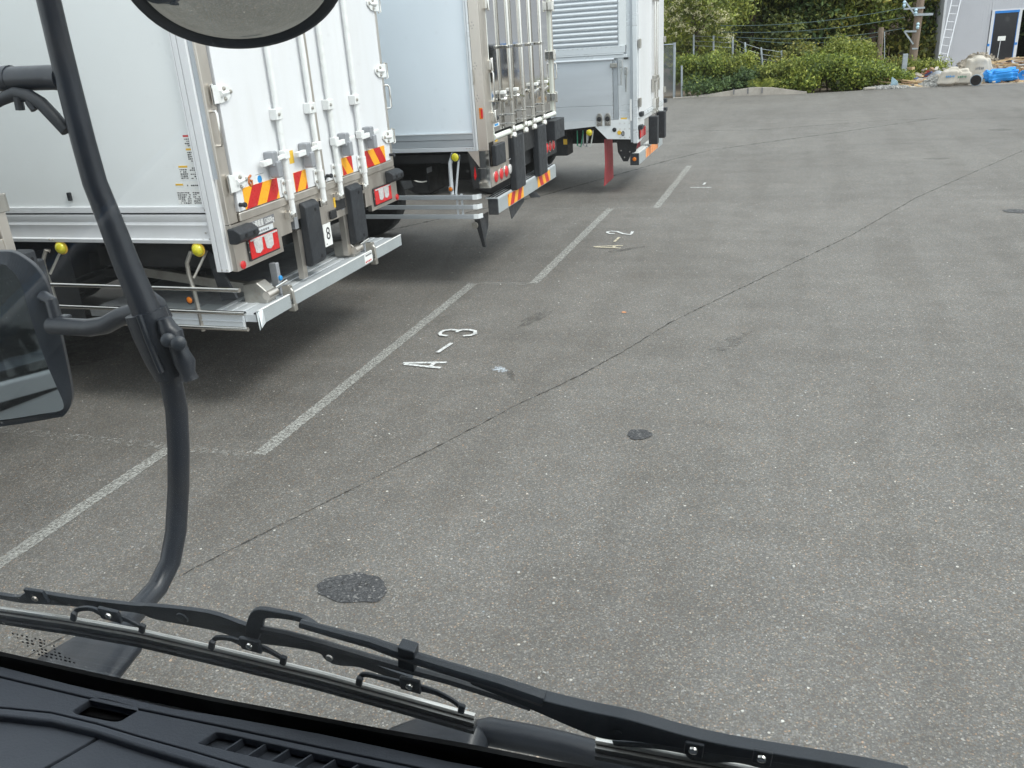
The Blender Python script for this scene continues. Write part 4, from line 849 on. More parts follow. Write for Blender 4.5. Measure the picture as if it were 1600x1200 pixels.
tops = [post((1084, 1085), 54, 90, 34, 0, 'leftmost old fence post rising above the bushes'), post((1115, 1116), 55, 90, 34, 0, 'second old fence post from the left in the bushes'),
        post((1145, 1146), 57, 95, 34, 0, 'third old fence post below the blossom'), post((1164, 1170), 66, 110, 33, 0, 'leaning old fence post in the gap between bushes'),
        post((1189, 1196), 74, 110, 33, 0, 'most tilted old fence post beside the clipped bush'), post((1221, 1223), 79, 110, 33, 0, 'rightmost old fence post half sunk in leaves')]
w_ = MB()
for a, b in zip(tops[:-1], tops[1:]):
    for dz in (.05, .22, .38): w_.tube([a-Vector((0, 0, dz)), b-Vector((0, 0, dz))], .007, 5)
tag(w_.to('fence_wire', 'galvanised'), 'wires strung between the old fence posts', 'wire')

def leaves(blobs, n, size, m, parent=None, name='crown', seed=0, flat=.35, shell=.55, kind=None):
    r = np.random.default_rng(seed); C_ = np.array([b[:3] for b in blobs], float); Rr = np.array([b[3:6] if len(b) > 4 else (b[3],)*3 for b in blobs], float)
    wt = Rr[:, 0]*Rr[:, 2]; idx = r.choice(len(blobs), n, p=wt/wt.sum())
    d = r.normal(size=(n, 3)); d /= np.linalg.norm(d, axis=1)[:, None]
    rad = 1-(r.random(n)**1.6)*shell
    c = C_[idx]+d*Rr[idx]*rad[:, None]*(1+.10*np.sin(d[:, :1]*9+idx[:, None])+.08*np.sin(d[:, 2:]*13+d[:, 1:2]*7))
    # group leaves into small sprays
    sp = r.integers(0, max(1, n//7), n); off = c[sp % n]; c = np.where(r.random(n)[:, None] < .65, off+r.normal(size=(n, 3))*size*1.8, c)
    nrm = d*.7+r.normal(size=(n, 3))*.6+np.array([0, -.2, flat]); nrm /= np.linalg.norm(nrm, axis=1)[:, None]
    t1 = np.cross(nrm, r.normal(size=(n, 3))); t1 /= np.linalg.norm(t1, axis=1)[:, None]; t2 = np.cross(nrm, t1)
    s = size*r.uniform(.55, 1.25, n)[:, None]
    o0 = np.array(org(parent)) if parent else np.zeros(3)
    V = np.stack([c-t1*s, c-t2*s*.45, c+t1*s, c+t2*s*.45], 1).reshape(-1, 3)-o0
    me = bpy.data.meshes.new(name); me.vertices.add(4*n); me.vertices.foreach_set('co', V.ravel().astype('f'))
    me.loops.add(4*n); me.loops.foreach_set('vertex_index', np.arange(4*n, dtype='i'))
    me.polygons.add(n); me.polygons.foreach_set('loop_start', np.arange(0, 4*n, 4, dtype='i')); me.update(calc_edges=True)
    me.materials.append(M[m]); o = bpy.data.objects.new(name, me); COL.objects.link(o); o.parent = parent
    if kind: o['kind'] = kind
    return o
def shrub(lab, cx, cy, w, h, m, n, seed, size=.055, group='bushes at the end of the yard', name='bush'):
    rr = random.Random(seed); t = thing(name, lab, 'bush', (cx, cy, -.05), group)
    bl = []; h = h*.93
    for k in range(max(8, int(w*9))):
        x = cx+rr.uniform(-.5, .5)*w; bl.append((x, cy+rr.uniform(-.35, .35), rr.uniform(.15, .80)*h, rr.uniform(.20, .32)*min(w, 1.6), .4, rr.uniform(.17, .26)*h))
    leaves(bl, n, size, m, t, 'foliage', seed, shell=.5)
    st = MB()
    for k in range(5):
        x = cx+rr.uniform(-.4, .4)*w; st.tube([(x, cy, -.05), (x+rr.uniform(-.1, .1), cy, h*.35), (x+rr.uniform(-.3, .3), cy+rr.uniform(-.2, .2), h*.75)], [.03, .02, .008], 6)
    st.to('stems', 'bark', t); return t
def tree(lab, cx, cy, w, h, m, n, seed, z0=0, size=.10, group=None, low=.2, fl=None):
    rr = random.Random(seed); t = thing('tree', lab, 'tree', (cx, cy, z0-.2), group)
    MB().tube([(cx, cy, z0-.2), (cx+.1, cy, z0+h*.3), (cx-.1, cy+.1, z0+h*.6), (cx, cy, z0+h*.85)], [.20, .16, .10, .04], 10).to('trunk', 'bark', t, smooth=True)
    b = MB(); bl = []
    for k in range(20):
        a = rr.uniform(0, 6.28); q = rr.uniform(.15, .5)*w; z = z0+h*rr.uniform(low, .92); taper = 1.15-.6*abs((z-z0)/h-.45)
        x, y = cx+math.cos(a)*q*taper, cy+math.sin(a)*q*.8*taper
        s_ = rr.uniform(.16, .30)*w; bl.append((x, y, z, s_, s_, s_*rr.uniform(.55, .8)))
        if k < 8: b.tube([(cx, cy, z-h*.12), ((x+cx)/2, (y+cy)/2, z-h*.03), (x, y, z)], [.05, .03, .015], 6)
    b.to('limbs', 'bark', t)
    if fl: bl += [(cx+dx, 34.1, zz, .55, .5, .4) for dx, zz in ((-.9, 2.4), (-.3, 2.1), (.3, 2.5), (.8, 2.2), (-.6, 3.0), (.1, 3.2), (.9, 2.9), (1.2, 2.5))]
    leaves(bl, n, size, m, t, 'crown', seed, shell=.45)
    if fl:
        k_ = []
        for q in range(fl):
            B = bl[rr.randrange(len(bl))]; a = rr.uniform(-2.6, -.5); e = rr.uniform(.1, 1.2)
            k_.append((B[0]+math.cos(a)*math.cos(e)*B[3], B[1]+math.sin(a)*math.cos(e)*B[3], B[2]+math.sin(e)*B[5], .20, .14, .08))
        for (px, py) in ((1052, 32), (1058, 28), (1066, 40), (1075, 48), (1082, 45), (1056, 52), (1100, 24), (1122, 33), (1130, 30), (1140, 28), (1088, 22), (1050, 12), (1070, 16), (1110, 8), (1126, 48), (1098, 50), (1135, 60), (1046, 44), (1105, 38), (1090, 6)):
            q = at(px, py, 1, 33.6); k_.append((q.x, q.y, q.z, .16, .10, .06))
        leaves(k_, 2300, .040, 'blossom', t, 'blossom', seed+1)
    return t
# hedge and bushes, left to right
shrub('tall leafy climber bush right of the chain-link fence post', -3.35, 31.6, 1.3, 1.45, 'leaf_hedge', 9000, 1)
shrub('dark ferny low bush in front of the leafy climber', -3.0, 31.1, 1.3, .75, 'leaf_deep_green', 4500, 2)
shrub('pale green bush left of the leaning posts', -2.45, 32.0, 1.2, 1.55, 'leaf_fresh', 7500, 3)
shrub('low grey green bush behind the concrete hump', -1.7, 31.3, 1.1, .85, 'leaf_deep_green', 4200, 4)
shrub('yellow green bush right of the concrete hump', -.7, 31.4, 1.5, 1.1, 'leaf_fresh', 8000, 5)
shrub('rounded bush with orange tips behind the yellow green one', -.45, 33.0, 2.0, 1.6, 'leaf_olive', 8500, 6)
shrub('first dense hedge bush from the left', .55, 31.5, 1.5, 1.25, 'leaf_hedge', 10000, 7)
shrub('tall pale hedge bush behind the dense row', .9, 33.2, 2.2, 1.75, 'leaf_fresh', 10000, 8)
shrub('dense hedge bush before the wooden post', 1.75, 31.6, 1.6, 1.15, 'leaf_hedge', 10000, 9)
shrub('dark hedge end beside the green painted post foot', 2.55, 32.0, 1.1, .80, 'leaf_hedge', 5500, 10)
shrub('bushy shrub behind the hedge left of the wooden post', 2.0, 34.6, 2.0, 1.6, 'leaf_olive', 7000, 11)
shrub('low dark hedge bush filling the row between the yellow green bush and the dense ones', .0, 31.3, 1.2, .95, 'leaf_hedge', 7000, 13)
shrub('small weedy bush beside the grey building', 3.9, 35.0, 1.4, .70, 'leaf_fresh', 4000, 12)
# grass tuft
gr = MB(); rr = random.Random(5)
for k in range(70):
    a = rr.uniform(-1.2, 1.2); x = -1.35+rr.uniform(-.12, .12); L_ = rr.uniform(.35, .6)
    gr.add([(x-.01, 30.9, .1), (x+.01, 30.9, .1), (x+math.sin(a)*L_*.5, 30.85, .1+L_*.7), (x+math.sin(a)*L_, 30.8, .1+L_*.75*math.cos(a*.8))], [(0, 1, 2), (1, 3, 2)])
tag(gr.to('grass_tuft', 'leaf_fresh'), 'bright long-bladed grass tuft above the concrete hump', 'plant')
tree('bright green tree with cream blossom beside the far truck', -4.1, 35.5, 3.6, 5.2, 'leaf_fresh', 17000, 21, size=.085, low=.25, fl=22)
tree('dark evergreen tree behind the cream blossom', -2.3, 40, 3.6, 6.4, 'leaf_dark', 15000, 22, z0=.2, size=.11)
tree('dark tree above the leaning fence posts', -.2, 41, 3.8, 6.6, 'leaf_dark', 16000, 23, z0=.3, size=.11)
tree('olive tinted tree in the middle of the wood edge', 1.3, 42, 3.6, 6.4, 'leaf_olive', 15000, 24, z0=.3, size=.11, low=.1)
tree('green tree behind the short wooden pole', 2.5, 41, 3.0, 6.0, 'leaf_hedge', 13000, 25, z0=.2, size=.10)
tree('yellowish tree behind the leaning utility pole', 4.3, 42, 3.0, 6.2, 'leaf_olive', 13000, 26, z0=.3, size=.10, low=.05)
tree('bushy green tree against the building corner', 5.6, 44.5, 3.2, 6.6, 'leaf_hedge', 13000, 27, z0=.5, size=.10, low=.05)
tree('dark tree left of the blossom, behind the far truck', -7.2, 39, 4.2, 6.5, 'leaf_dark', 12000, 28, z0=0, size=.12)
bl = []
for k in range(520):
    x = rng.uniform(-34, 26); y = rng.uniform(45, 64); z = -.06+.42*(y-41)*.95+rng.uniform(.2, 4.4); s_ = rng.uniform(.9, 1.9); bl.append((x, y, z, s_, s_, s_*.75))
fo = leaves(bl, 210000, .125, 'leaf_dark', None, 'wood', 31, shell=.35); tag(fo, 'dense wood covering the hillside', kind='stuff')
bl = [(rng.uniform(-30, 9), rng.uniform(40, 46), rng.uniform(.3, 2.6), 1.1, .8, .9) for k in range(130)]
fo = leaves(bl, 42000, .12, 'leaf_deep_green', None, 'undergrowth', 32); tag(fo, 'deep green undergrowth below the trees', kind='stuff')

# poles and wires
Y0 = 35.5
pb, pt = at(1421, 128, 1, Y0), at(1444, -40, 1, Y0); pb.z = -.3
up = thing('utility_pole', 'leaning wooden utility pole with steel crossarms', 'pole', tuple(pb))
MB().tube([tuple(pb), tuple(pt)], [.15, .12], 12).to('pole_shaft', 'wood_pole', up, smooth=True)
def arm(a, b, w=.06): A, B = at(*a, 1, Y0-.12), at(*b, 1, Y0-.12); MB().bar(A, B, w, w).to('crossarm', 'galvanised', up)
arm((1412, 14), (1445, 12)); arm((1428, 23), (1458, 22), .08); arm((1413, 49), (1432, 49)); arm((1413, 0), (1431, 25), .05); arm((1413, 49), (1427, 69), .05); arm((1425, 76), (1434, 76), .05)
for q in ((1413, 6), (1431, 18), (1434, 40)): A = at(*q, 1, Y0-.15); MB().lathe(A, (0, 0, 1), [(-.12, .03), (-.05, .06), (0, .035), (.05, .06), (.1, .03)], 10).to('insulator', 'pale_blue', up, smooth=True)
pb, pt = at(1374, 100, 1, 34), at(1377, 43, 1, 34); foot = Vector((pb.x-.03, 34, -.1))
wp = thing('wooden_pole', 'short wooden pole with green painted foot', 'pole', tuple(foot))
MB().tube([(pb.x-.02, 34, .62), tuple(pt)], .085, 10).to('pole_shaft', 'wood_pole', wp, smooth=True)
MB().tube([tuple(foot), (pb.x-.02, 34, .62)], .075, 10).to('green_foot', 'green_paint', wp, smooth=True)
A, B = at(1382, 50, 1, 33.9), at(1382, 95, 1, 33.9); MB().tube([tuple(B), tuple(A)], .015, 6).to('conduit', 'galvanised', wp)
a, b = at(1410, 130, 1, 33.5), at(1415, 84, 1, 33.5)
o = MB().box(a.x-.08, a.x+.08, 33.4, 33.55, -.1, b.z).to('grey_steel_post', 'galvanised', bevel=.01); tag(o, 'square grey steel post left of the leaning utility pole', 'post')
a, b = at(1402, 132, 1, 33.2), at(1402, 119, 1, 33.2)
o = MB().box(a.x-.09, a.x+.09, 33.1, 33.3, -.1, b.z).to('meter_box', 'galvanised', bevel=.01); tag(o, 'small grey box at the foot of the square steel post', 'box')
def wire(P, Y1, Y2, lab, r=.010):
    A, B = at(*P[0], 1, Y1), at(*P[-1], 1, Y2); pts = []
    for i in range(13):
        t_ = i/12; q = A.lerp(B, t_); q.z -= .35*4*t_*(1-t_)*.5; pts.append(tuple(q))
    tag(MB().tube(pts, r, 5).to('overhead_wire', 'wire', smooth='all'), lab, 'wire', 'wires running to the utility pole')
wire([(1125, 40), (1412, 12)], 33.2, 35.3, 'uppermost overhead wire above the bushes'); wire([(1128, 50), (1414, 27)], 33.2, 35.3, 'second overhead wire above the bushes')
wire([(1150, 58), (1414, 44)], 33.2, 35.3, 'third overhead wire above the bushes'); wire([(1170, 62), (1376, 56)], 33.2, 34, 'lowest overhead wire reaching the short wooden pole')

# grey building
YB = 39.0
c0 = at(1466, 100, 1, YB).x
bd = thing('building', 'grey metal clad building under construction with glazed door', 'building', (c0+5, YB, 0))
dl, dr = at(1549, 60, 1, YB).x, at(1592, 60, 1, YB).x; dz0, dz1 = .10, at(1575, 17, 1, YB).z
ol = at(1590, 60, 1, YB).x; orr = ol+1.9
x = c0
cl = MB()
def ribs(x0, x1, z0, z1):
    x = x0
    while x < x1-.01:
        w = min(.09, x1-x); cl.box(x, x+w*.82, YB-.012, YB+.2, z0, z1).box(x+w*.82, x+w, YB-.004, YB+.2, z0, z1); x += w
ribs(c0, dl-.12, -.05, 5.2); ribs(dl-.12, orr+.1, dz1+.05, 5.2); ribs(orr+.1, c0+12, -.05, 5.2); ribs(dl-.12, orr+.1, -.05, dz0)
cl.to('cladding', 'siding_grey', bd)
MB().box(c0, c0+12, YB+.21, YB+7, 5.1, 5.2).box(c0, c0+.2, YB+.2, YB+7, -.05, 5.1).box(c0+11.8, c0+12, YB+.2, YB+7, -.05, 5.1).box(c0, c0+12, YB+6.9, YB+7, -.05, 5.1).box(c0+.2, c0+11.8, YB+.21, YB+6.9, -.05, .02).to('shell', 'siding_grey', bd)
MB().box(c0+.2, c0+11.7, YB+3.4, YB+3.5, .02, 5).to('inner_wall', 'interior_dark', bd)
MB().box(c0-.03, c0+.05, YB-.02, YB+.1, -.05, 5.2).to('corner_trim', 'frame_white', bd)
dm = dl+(ol-dl)*1.0
dr_ = MB().box(dl-.10, dl, YB-.05, YB+.05, dz0, dz1).box(ol-.08, ol+.02, YB-.05, YB+.05, dz0, dz1).box(dl-.10, orr+.06, YB-.05, YB+.05, dz1, dz1+.07).box(dl-.1, orr+.06, YB-.06, YB+.05, dz0-.05, dz0).box(orr, orr+.06, YB-.05, YB+.05, dz0, dz1).to('door_frame', 'frame_white', bd)
MB().box(dl, ol-.08, YB-.01, YB+.01, dz0+.01, dz1).to('door_glass', 'door_dark', bd)
tp = MB().box(dl-.005, ol-.07, YB-.056, YB-.051, dz1-.06, dz1+.02).box(dl-.10, ol-.06, YB-.066, YB-.061, dz0-.04, dz0+.02).box(dl+.0, dl+.02, YB-.02, YB-.012, dz0, dz1).box(ol-.10, ol-.08, YB-.02, YB-.012, dz0, dz1)
for z in (.78, ): tp.box(dl-.12, dl-.04, YB-.056, YB-.051, z, z+.09).box(ol-.08, ol-.0, YB-.056, YB-.051, z, z+.09)
tp.to('masking_tape', 'blue_tape', bd)
q = at(1565, 60, 1, YB); MB().box(q.x-.13, q.x+.13, YB-.016, YB-.011, q.z-.08, q.z+.08).to('paper_notice', 'white_label', bd)
MB().tube([(dl+.3, YB-.02, dz0+.1), (dl+.32, YB-.02, dz0+.9)], .012, 6).to('cord', 'frame_white', bd)
a = at(1594, 90, 1, YB+1.2); MB().box(a.x-.2, a.x+.15, YB+1.2, YB+1.5, .02, a.z).to('stored_box', 'white_label', bd, bevel=.03)
# ladder
ld = thing('ladder', 'long aluminium ladder leaning on the grey building', 'ladder', tuple(at(1470, 118, 1, 37.6).xy)+(0,))
A0, A1 = at(1461, 114, 1, 37.6), at(1489, -8, 1, 38.8); B0, B1 = at(1473, 117, 1, 37.6), at(1503, -8, 1, 38.8)
for a, b in ((A0, A1), (B0, B1)):
    e = a+(a-b).normalized()*((a.z-.0)/max(.01, (b-a).normalized().z)) if a.z > .02 else a
    MB().bar(e, b, .035, .075, (0, 1, 0)).to('stile', 'frame_white', ld)
for i in range(10):
    t_ = (i+.6)/10; MB().tube([tuple(A0.lerp(A1, t_)), tuple(B0.lerp(B1, t_))], .018, 6).to('rung', 'frame_white', ld)

# builders' debris
def mound(cx, cy, rx, ry, h, m, name, lab, seed, kind='stuff'):
    rr = np.random.default_rng(seed); n = 30; V = []; Fc = []
    for j in range(n):
        for i in range(n):
            u, v = i/(n-1)*2-1, j/(n-1)*2-1; d = math.hypot(u, v); z = h*max(0, 1-d**1.4)*(1+.25*math.sin(5*u+seed)+.2*math.sin(7*v+3*u))
            V.append((cx+u*rx, cy+v*ry, z+rr.normal()*h*.05-.03))
    Fc = [(j*n+i, j*n+i+1, (j+1)*n+i+1, (j+1)*n+i) for j in range(n-1) for i in range(n-1)]
    b = MB().add(V, Fc)
    for k in range(260):
        u, v = rr.uniform(-.9, .9), rr.uniform(-.9, .6); d = math.hypot(u, v)
        if d > .95: continue
        z = h*max(0, 1-d**1.4)*(1+.25*math.sin(5*u+seed)+.2*math.sin(7*v+3*u)); s_ = rr.uniform(.015, .05)
        ax = Vector(rr.normal(size=3)).normalized(); ay = ax.cross(Vector((.3, .2, .9))).normalized(); az = ax.cross(ay)
        b.obox((cx+u*rx, cy+v*ry, z), ax*s_, ay*s_*.7, az*s_*.6)
    o = b.to(name, m, fix=False); tag(o, lab, kind=kind); return o
q = at(1528, 125, 1, 34.2); mound(q.x, 34.2, 1.7, .9, .62, 'rubble', 'rubble_heap', 'brown heap of earth and rubble before the building', 2)
q = at(1462, 140, 1, 31.4); mound(q.x, 31.3, .62, .45, .24, 'gravel_grey', 'gravel_heap', 'small grey gravel heap left of the white sacks', 3)
q = at(1385, 142, 1, 30.9); mound(q.x, 30.95, .75, .22, .07, 'gravel_grey', 'rubble_strip', 'scattered pale rubble along the asphalt edge', 4)
rr = random.Random(9)
def planks(x0, x1, y0, y1, n, z0, zs, L0, L1, mats, labs, name='plank', spread=.5, group=None, w=.09):
    for k in range(n):
        cx, cy = rr.uniform(x0, x1), rr.uniform(y0, y1); a = rr.uniform(-spread, spread); l = rr.uniform(L0, L1); e = rr.uniform(-.18, .18); z = z0+zs*k/n
        d = Vector((math.cos(a)*math.cos(e), math.sin(a)*math.cos(e), math.sin(e)))
        o = MB().bar(Vector((cx, cy, z))-d*l/2, Vector((cx, cy, z))+d*l/2, w*rr.uniform(.6, 1.3), .03).to(name, mats[k % len(mats)]); tag(o, labs[k % len(labs)] if isinstance(labs, list) else labs, 'plank', group)
a = at(1372, 138, 1, 31.6).x; b = at(1440, 138, 1, 31.6).x
planks(a, b, 31.4, 32.1, 11, .05, .14, .6, 1.3, ['lumber', 'lumber_dark', 'lumber'], 'board lying in the low timber pile left of the gravel', group='boards in the left timber pile', spread=.35)
a = at(1572, 122, 1, 33).x
planks(a-.35, a+1.3, 32.4, 33.4, 34, .06, .60, .4, 1.1, ['lumber', 'lumber', 'lumber_dark'], 'offcut of yellow timber in the heap behind the blue tarpaulin', 'timber_offcut', 1.3, 'timber offcuts behind the tarpaulin')
q = at(1358, 144, 1, 30.7); o = MB().obox((q.x, 30.75, .04), (.16, .03, 0), (-.02, .1, 0), (.01, 0, .03)).to('pale_rubble_slab', 'concrete', bevel=.01); tag(o, 'pale broken slab at the left end of the debris', 'slab')
q = at(1392, 137, 1, 31.2)
o = MB().add([(q.x-.02, 31.2, .02), (q.x+.22, 31.15, .05), (q.x+.16, 31.1, .20), (q.x+.0, 31.2, .33)], [(0, 1, 2, 3)]).to('plastic_sheet_piece', 'pale_blue'); md = o.modifiers.new('t', 'SOLIDIFY'); md.thickness = .01; tag(o, 'light blue plastic piece standing on the left timber pile', 'plastic piece')
def sack(cx, cy, w, h, d, lab, seed, tilt=0., mark='blue_ink'):
    t = thing('rubble_sack', lab, 'sack', (cx, cy, 0)); h = h*1.25; bm = bmesh.new(); bmesh.ops.create_icosphere(bm, subdivisions=4, radius=1)
    r_ = random.Random(seed); ph = [r_.uniform(0, 6) for _ in range(6)]
    me = bpy.data.meshes.new('sack_body')
    for v in bm.verts:
        c = v.co.copy()
        f = lambda q: math.copysign(abs(q)**.55, q)
        k = 1+.06*math.sin(7*c.x+ph[0])+.05*math.sin(9*c.z+ph[1])+.04*math.sin(11*c.y+5*c.x+ph[2])
        x, y, z = f(c.x)*w/2*k, f(c.y)*d/2*k, f(c.z)*h/2*k
        tp_ = 1-.22*max(0, z/(h/2)); x *= tp_; x += tilt*(z+h/2); v.co = (x, y, max(z, -h/2+.01)+h/2)
    bm.to_mesh(me); bm.free(); me.polygons.foreach_set('use_smooth', [True]*len(me.polygons)); me.materials.append(M['sack']); o = bpy.data.objects.new('sack_body', me); COL.objects.link(o); o.parent = t
    if mark: 
        m = MB()
        for k in range(5): m.box(cx-.13+k*.05+tilt*h*.5, cx-.105+k*.05+tilt*h*.5, cy-d/2-.012, cy-d/2+.02, h*(.50+.012*(k%2)), h*(.585+.014*((k*7)%3)))
        m.to('printed_mark', mark, t)
q = at(1478, 140, 1, 30.9); sack(q.x, 30.95, .60, .42, .4, 'white sack leaning left beside the gravel heap', 1, .28)
q = at(1501, 140, 1, 30.9); sack(q.x+.0, 31.0, .56, .38, .4, 'upright beige sack between the leaning sack and the bucket', 2, .0, 'green_paint')
q = at(1529, 125, 1, 32); sack(q.x, 32.0, .75, .62, .5, 'large half folded white sack on top of the rubble', 3, -.1, 'ink_grey')
q = at(1537, 133, 1, 31.3); sack(q.x+.05, 31.4, .40, .26, .35, 'small pale crumpled bag behind the bucket', 4, 0, None)
q = at(1523, 142, 1, 30.6)
bk = thing('bucket', 'grey bucket lying on its side', 'bucket', (q.x, 30.6, 0))
MB().lathe((q.x-.02, 30.52, .16), (.35, .9, 0), [(0, .165), (.02, .172), (.02, .150), (.30, .125), (.31, .0001)], 22).to('bucket_body', 'bucket_grey', bk, smooth=True)
MB().lathe((q.x-.022, 30.515, .16), (.35, .9, 0), [(0, .15), (.002, .15)], 22).to('bucket_mouth', 'interior_dark', bk)
q = at(1566, 135, 1, 31.2)
bm = bmesh.new(); bmesh.ops.create_icosphere(bm, subdivisions=5, radius=1); me = bpy.data.meshes.new('blue_tarpaulin')
for v in bm.verts:
    c = v.co; f = lambda q_, e: math.copysign(abs(q_)**e, q_); k = 1+.05*math.sin(10*c.x+4*c.z)+.05*math.sin(17*c.x-6*c.y)+.03*math.sin(23*c.z)
    v.co = (q.x-.06+f(c.x, .45)*.47*k, 31.3+f(c.y, .6)*.30*k, .22+f(c.z, .55)*.20*k+.03*math.sin(5*c.x))
bm.to_mesh(me); bm.free(); me.polygons.foreach_set('use_smooth', [True]*len(me.polygons)); me.materials.append(M['tarp_blue']); o = bpy.data.objects.new('blue_tarpaulin', me); COL.objects.link(o); tag(o, 'bright blue rolled tarpaulin lying before the debris', 'tarpaulin')
q = at(1594, 137, 1, 31.1)
MBx = MB()
for k in range(5): MBx.tube([(q.x+math.cos(a_*.35)*(.03+.025*k), 30.98-.01*k, .22+math.sin(a_*.35)*(.03+.025*k)) for a_ in range(18)], .012, 6)
MBx.to('rolled_end', 'tarp_blue', o, smooth='all')
def bundle(px, py, Y, s, lab, m='cloth_blue', nm='cloth_bundle', cat='bundle'):
    q = at(px, py, 1, Y); bm = bmesh.new(); bmesh.ops.create_icosphere(bm, subdivisions=4, radius=1); me = bpy.data.meshes.new(nm)
    for v in bm.verts:
        c = v.co; k = 1+.12*math.sin(6*c.x+px)+.1*math.sin(8*c.z+5*c.y); v.co = (q.x+c.x*s*1.3*k, Y+c.y*s*k, q.z+c.z*s*.75*k)
    bm.to_mesh(me); bm.free(); me.polygons.foreach_set('use_smooth', [True]*len(me.polygons)); me.materials.append(M[m]); o = bpy.data.objects.new(nm, me); COL.objects.link(o); tag(o, lab, cat)
bundle(1506, 121, 32.6, .2, 'dark blue bundle left of the big white sack'); bundle(1566, 123, 31.9, .2, 'dark blue bundle resting behind the blue tarpaulin')
bundle(1466, 126, 33.5, .36, 'pale grey covered heap at the ladder foot', 'lock_grey', 'covered_heap', 'heap')
q = at(1453, 118, 1, 34); hr = thing('hose_reel', 'red hose reel on a stand left of the ladder', 'hose reel', (q.x, 34, 0))
MB().lathe((q.x, 34, q.z), (0, -1, 0), [(-.08, .2), (-.06, .2), (-.055, .13), (.055, .13), (.06, .2), (.08, .2)], 20).to('reel_drum', 'reel_red', hr, smooth=True)
MB().tube([(q.x-.16, 34, 0), (q.x-.16, 34, q.z)], .015, 6).tube([(q.x+.16, 34, 0), (q.x+.16, 34, q.z)], .015, 6).to('reel_stand', 'frame_white', hr)
q1, q2 = at(1482, 125, 1, 32.2), at(1487, 111, 1, 32.2); o = MB().tube([tuple(q1), tuple(q2)], .02, 6).to('wooden_stick', 'lumber'); tag(o, 'short wooden stick propped up behind the leaning sack', 'stick')
q = at(1491, 112, 1, 33.2); o = MB().lathe((q.x, 33.2, q.z), (.2, -1, 0), [(-.06, .10), (.06, .10), (.065, .05)], 16).to('black_tub', 'rubber', smooth=True); tag(o, 'black round tub lying at the rubble top', 'tub')

# small mixed rubbish strewn over and before the heap
rr = random.Random(77)
for nm, mt, n, lab in (('brick_fragments', 'lumber_dark', 40, 'reddish fragments strewn over the rubble'), ('board_scraps', 'lumber', 90, 'small wood scraps strewn over the rubble'), ('concrete_fragments', 'concrete', 130, 'pale fragments strewn before the grey building'), ('dark_scraps', 'cloth_blue', 30, 'dark scraps mixed into the rubble')):
    b = MB()
    for k in range(n):
        x = rr.uniform(3.0, 6.6); y = rr.uniform(31.0, 34.0); z = .03+max(0, (y-32.2))*.22*rr.random(); l = rr.uniform(.03, .16)
        a, e = rr.uniform(0, 3.14), rr.uniform(-.5, .5); d = Vector((math.cos(a)*math.cos(e), math.sin(a)*math.cos(e), math.sin(e))); sd = Vector((-math.sin(a), math.cos(a), 0))
        b.obox((x, y, z), d*l, sd*l*rr.uniform(.2, .7), d.cross(sd)*l*rr.uniform(.1, .4))
    tag(b.to(nm, mt), lab, kind='stuff')
# ============================================================ OWN CAB
CAB = thing('truck_cab', 'dark truck cab seen from inside, with dashboard and windscreen', 'truck', (0, -.2, 0))
GN = Vector((0, 1, .2)).normalized(); GP = Vector((0, .47, 1.82))          # plane of the windscreen
def gl(px, py, off=0.): return onp(px, py, GP+GN*off, GN)
def gz(x, z): return (x, .47-.2*(z-1.82), z)
# windscreen
w = MB().slab([gz(-1.02, 1.78), gz(1.0, 1.78), gz(.97, 2.66), gz(-.99, 2.66)], GN*.006).to('windscreen', 'windscreen_glass', CAB)
# black rubber seal / frit along the lower edge
a0, a1, a2, a3 = gl(-60, 1013), gl(300, 1090), gl(600, 1152), gl(1100, 1236)
def band(P, Q, m, nm, off, th=.004):
    b = MB()
    for i in range(len(P)-1): b.slab([P[i], P[i+1], Q[i+1], Q[i]], GN*th)
    return b.to(nm, m, CAB)
top = [gl(x, y, -.006) for x, y in ((-500, 930), (-60, 1010), (0, 1024), (169, 1062), (344, 1098), (500, 1127), (600, 1146), (740, 1171), (850, 1193), (1200, 1256), (1900, 1380))]
bot = [gl(x, y, -.006) for x, y in ((-500, 1000), (-60, 1060), (0, 1072), (169, 1112), (344, 1148), (500, 1178), (600, 1198), (740, 1222), (850, 1245), (1200, 1310), (1900, 1430))]
band(top, bot, 'dash_dark', 'seal', 0)
# dashboard: plates lying at z = ZD, made from outlines with gaps between them
ZD = 1.792
def dz(px, py, z=ZD): p = at(px, py, 2, z); return p
def plate(outer, holes, name, m, z=ZD, th=.006, bev=.0009, parent=None, raw=None):
    cu = bpy.data.curves.new(name, 'CURVE'); cu.dimensions = '2D'; cu.fill_mode = 'BOTH'; cu.extrude = th/2; cu.bevel_depth = bev; cu.bevel_resolution = 2; cu.offset = -bev
    for poly in [outer]+holes:
        sp = cu.splines.new('POLY'); sp.points.add(len(poly)-1); sp.use_cyclic_u = True
        for pnt, q in zip(sp.points, poly):
            w_ = dz(*q, z) if raw is None else Vector((*q, z)); pnt.co = (w_.x, w_.y, 0, 1)
    ob = bpy.data.objects.new(name, cu); COL.objects.link(ob); bpy.context.view_layer.update()
    me = bpy.data.meshes.new_from_object(ob.evaluated_get(bpy.context.evaluated_depsgraph_get())); bpy.data.objects.remove(ob)
    o0 = org(CAB)
    for v in me.vertices: v.co = Vector((v.co.x-o0.x, v.co.y-o0.y, v.co.z+z-th/2-bev-o0.z))
    me.materials.clear(); me.materials.append(M[m]); o = bpy.data.objects.new(name, me); COL.objects.link(o); o.parent = parent or CAB
    return o
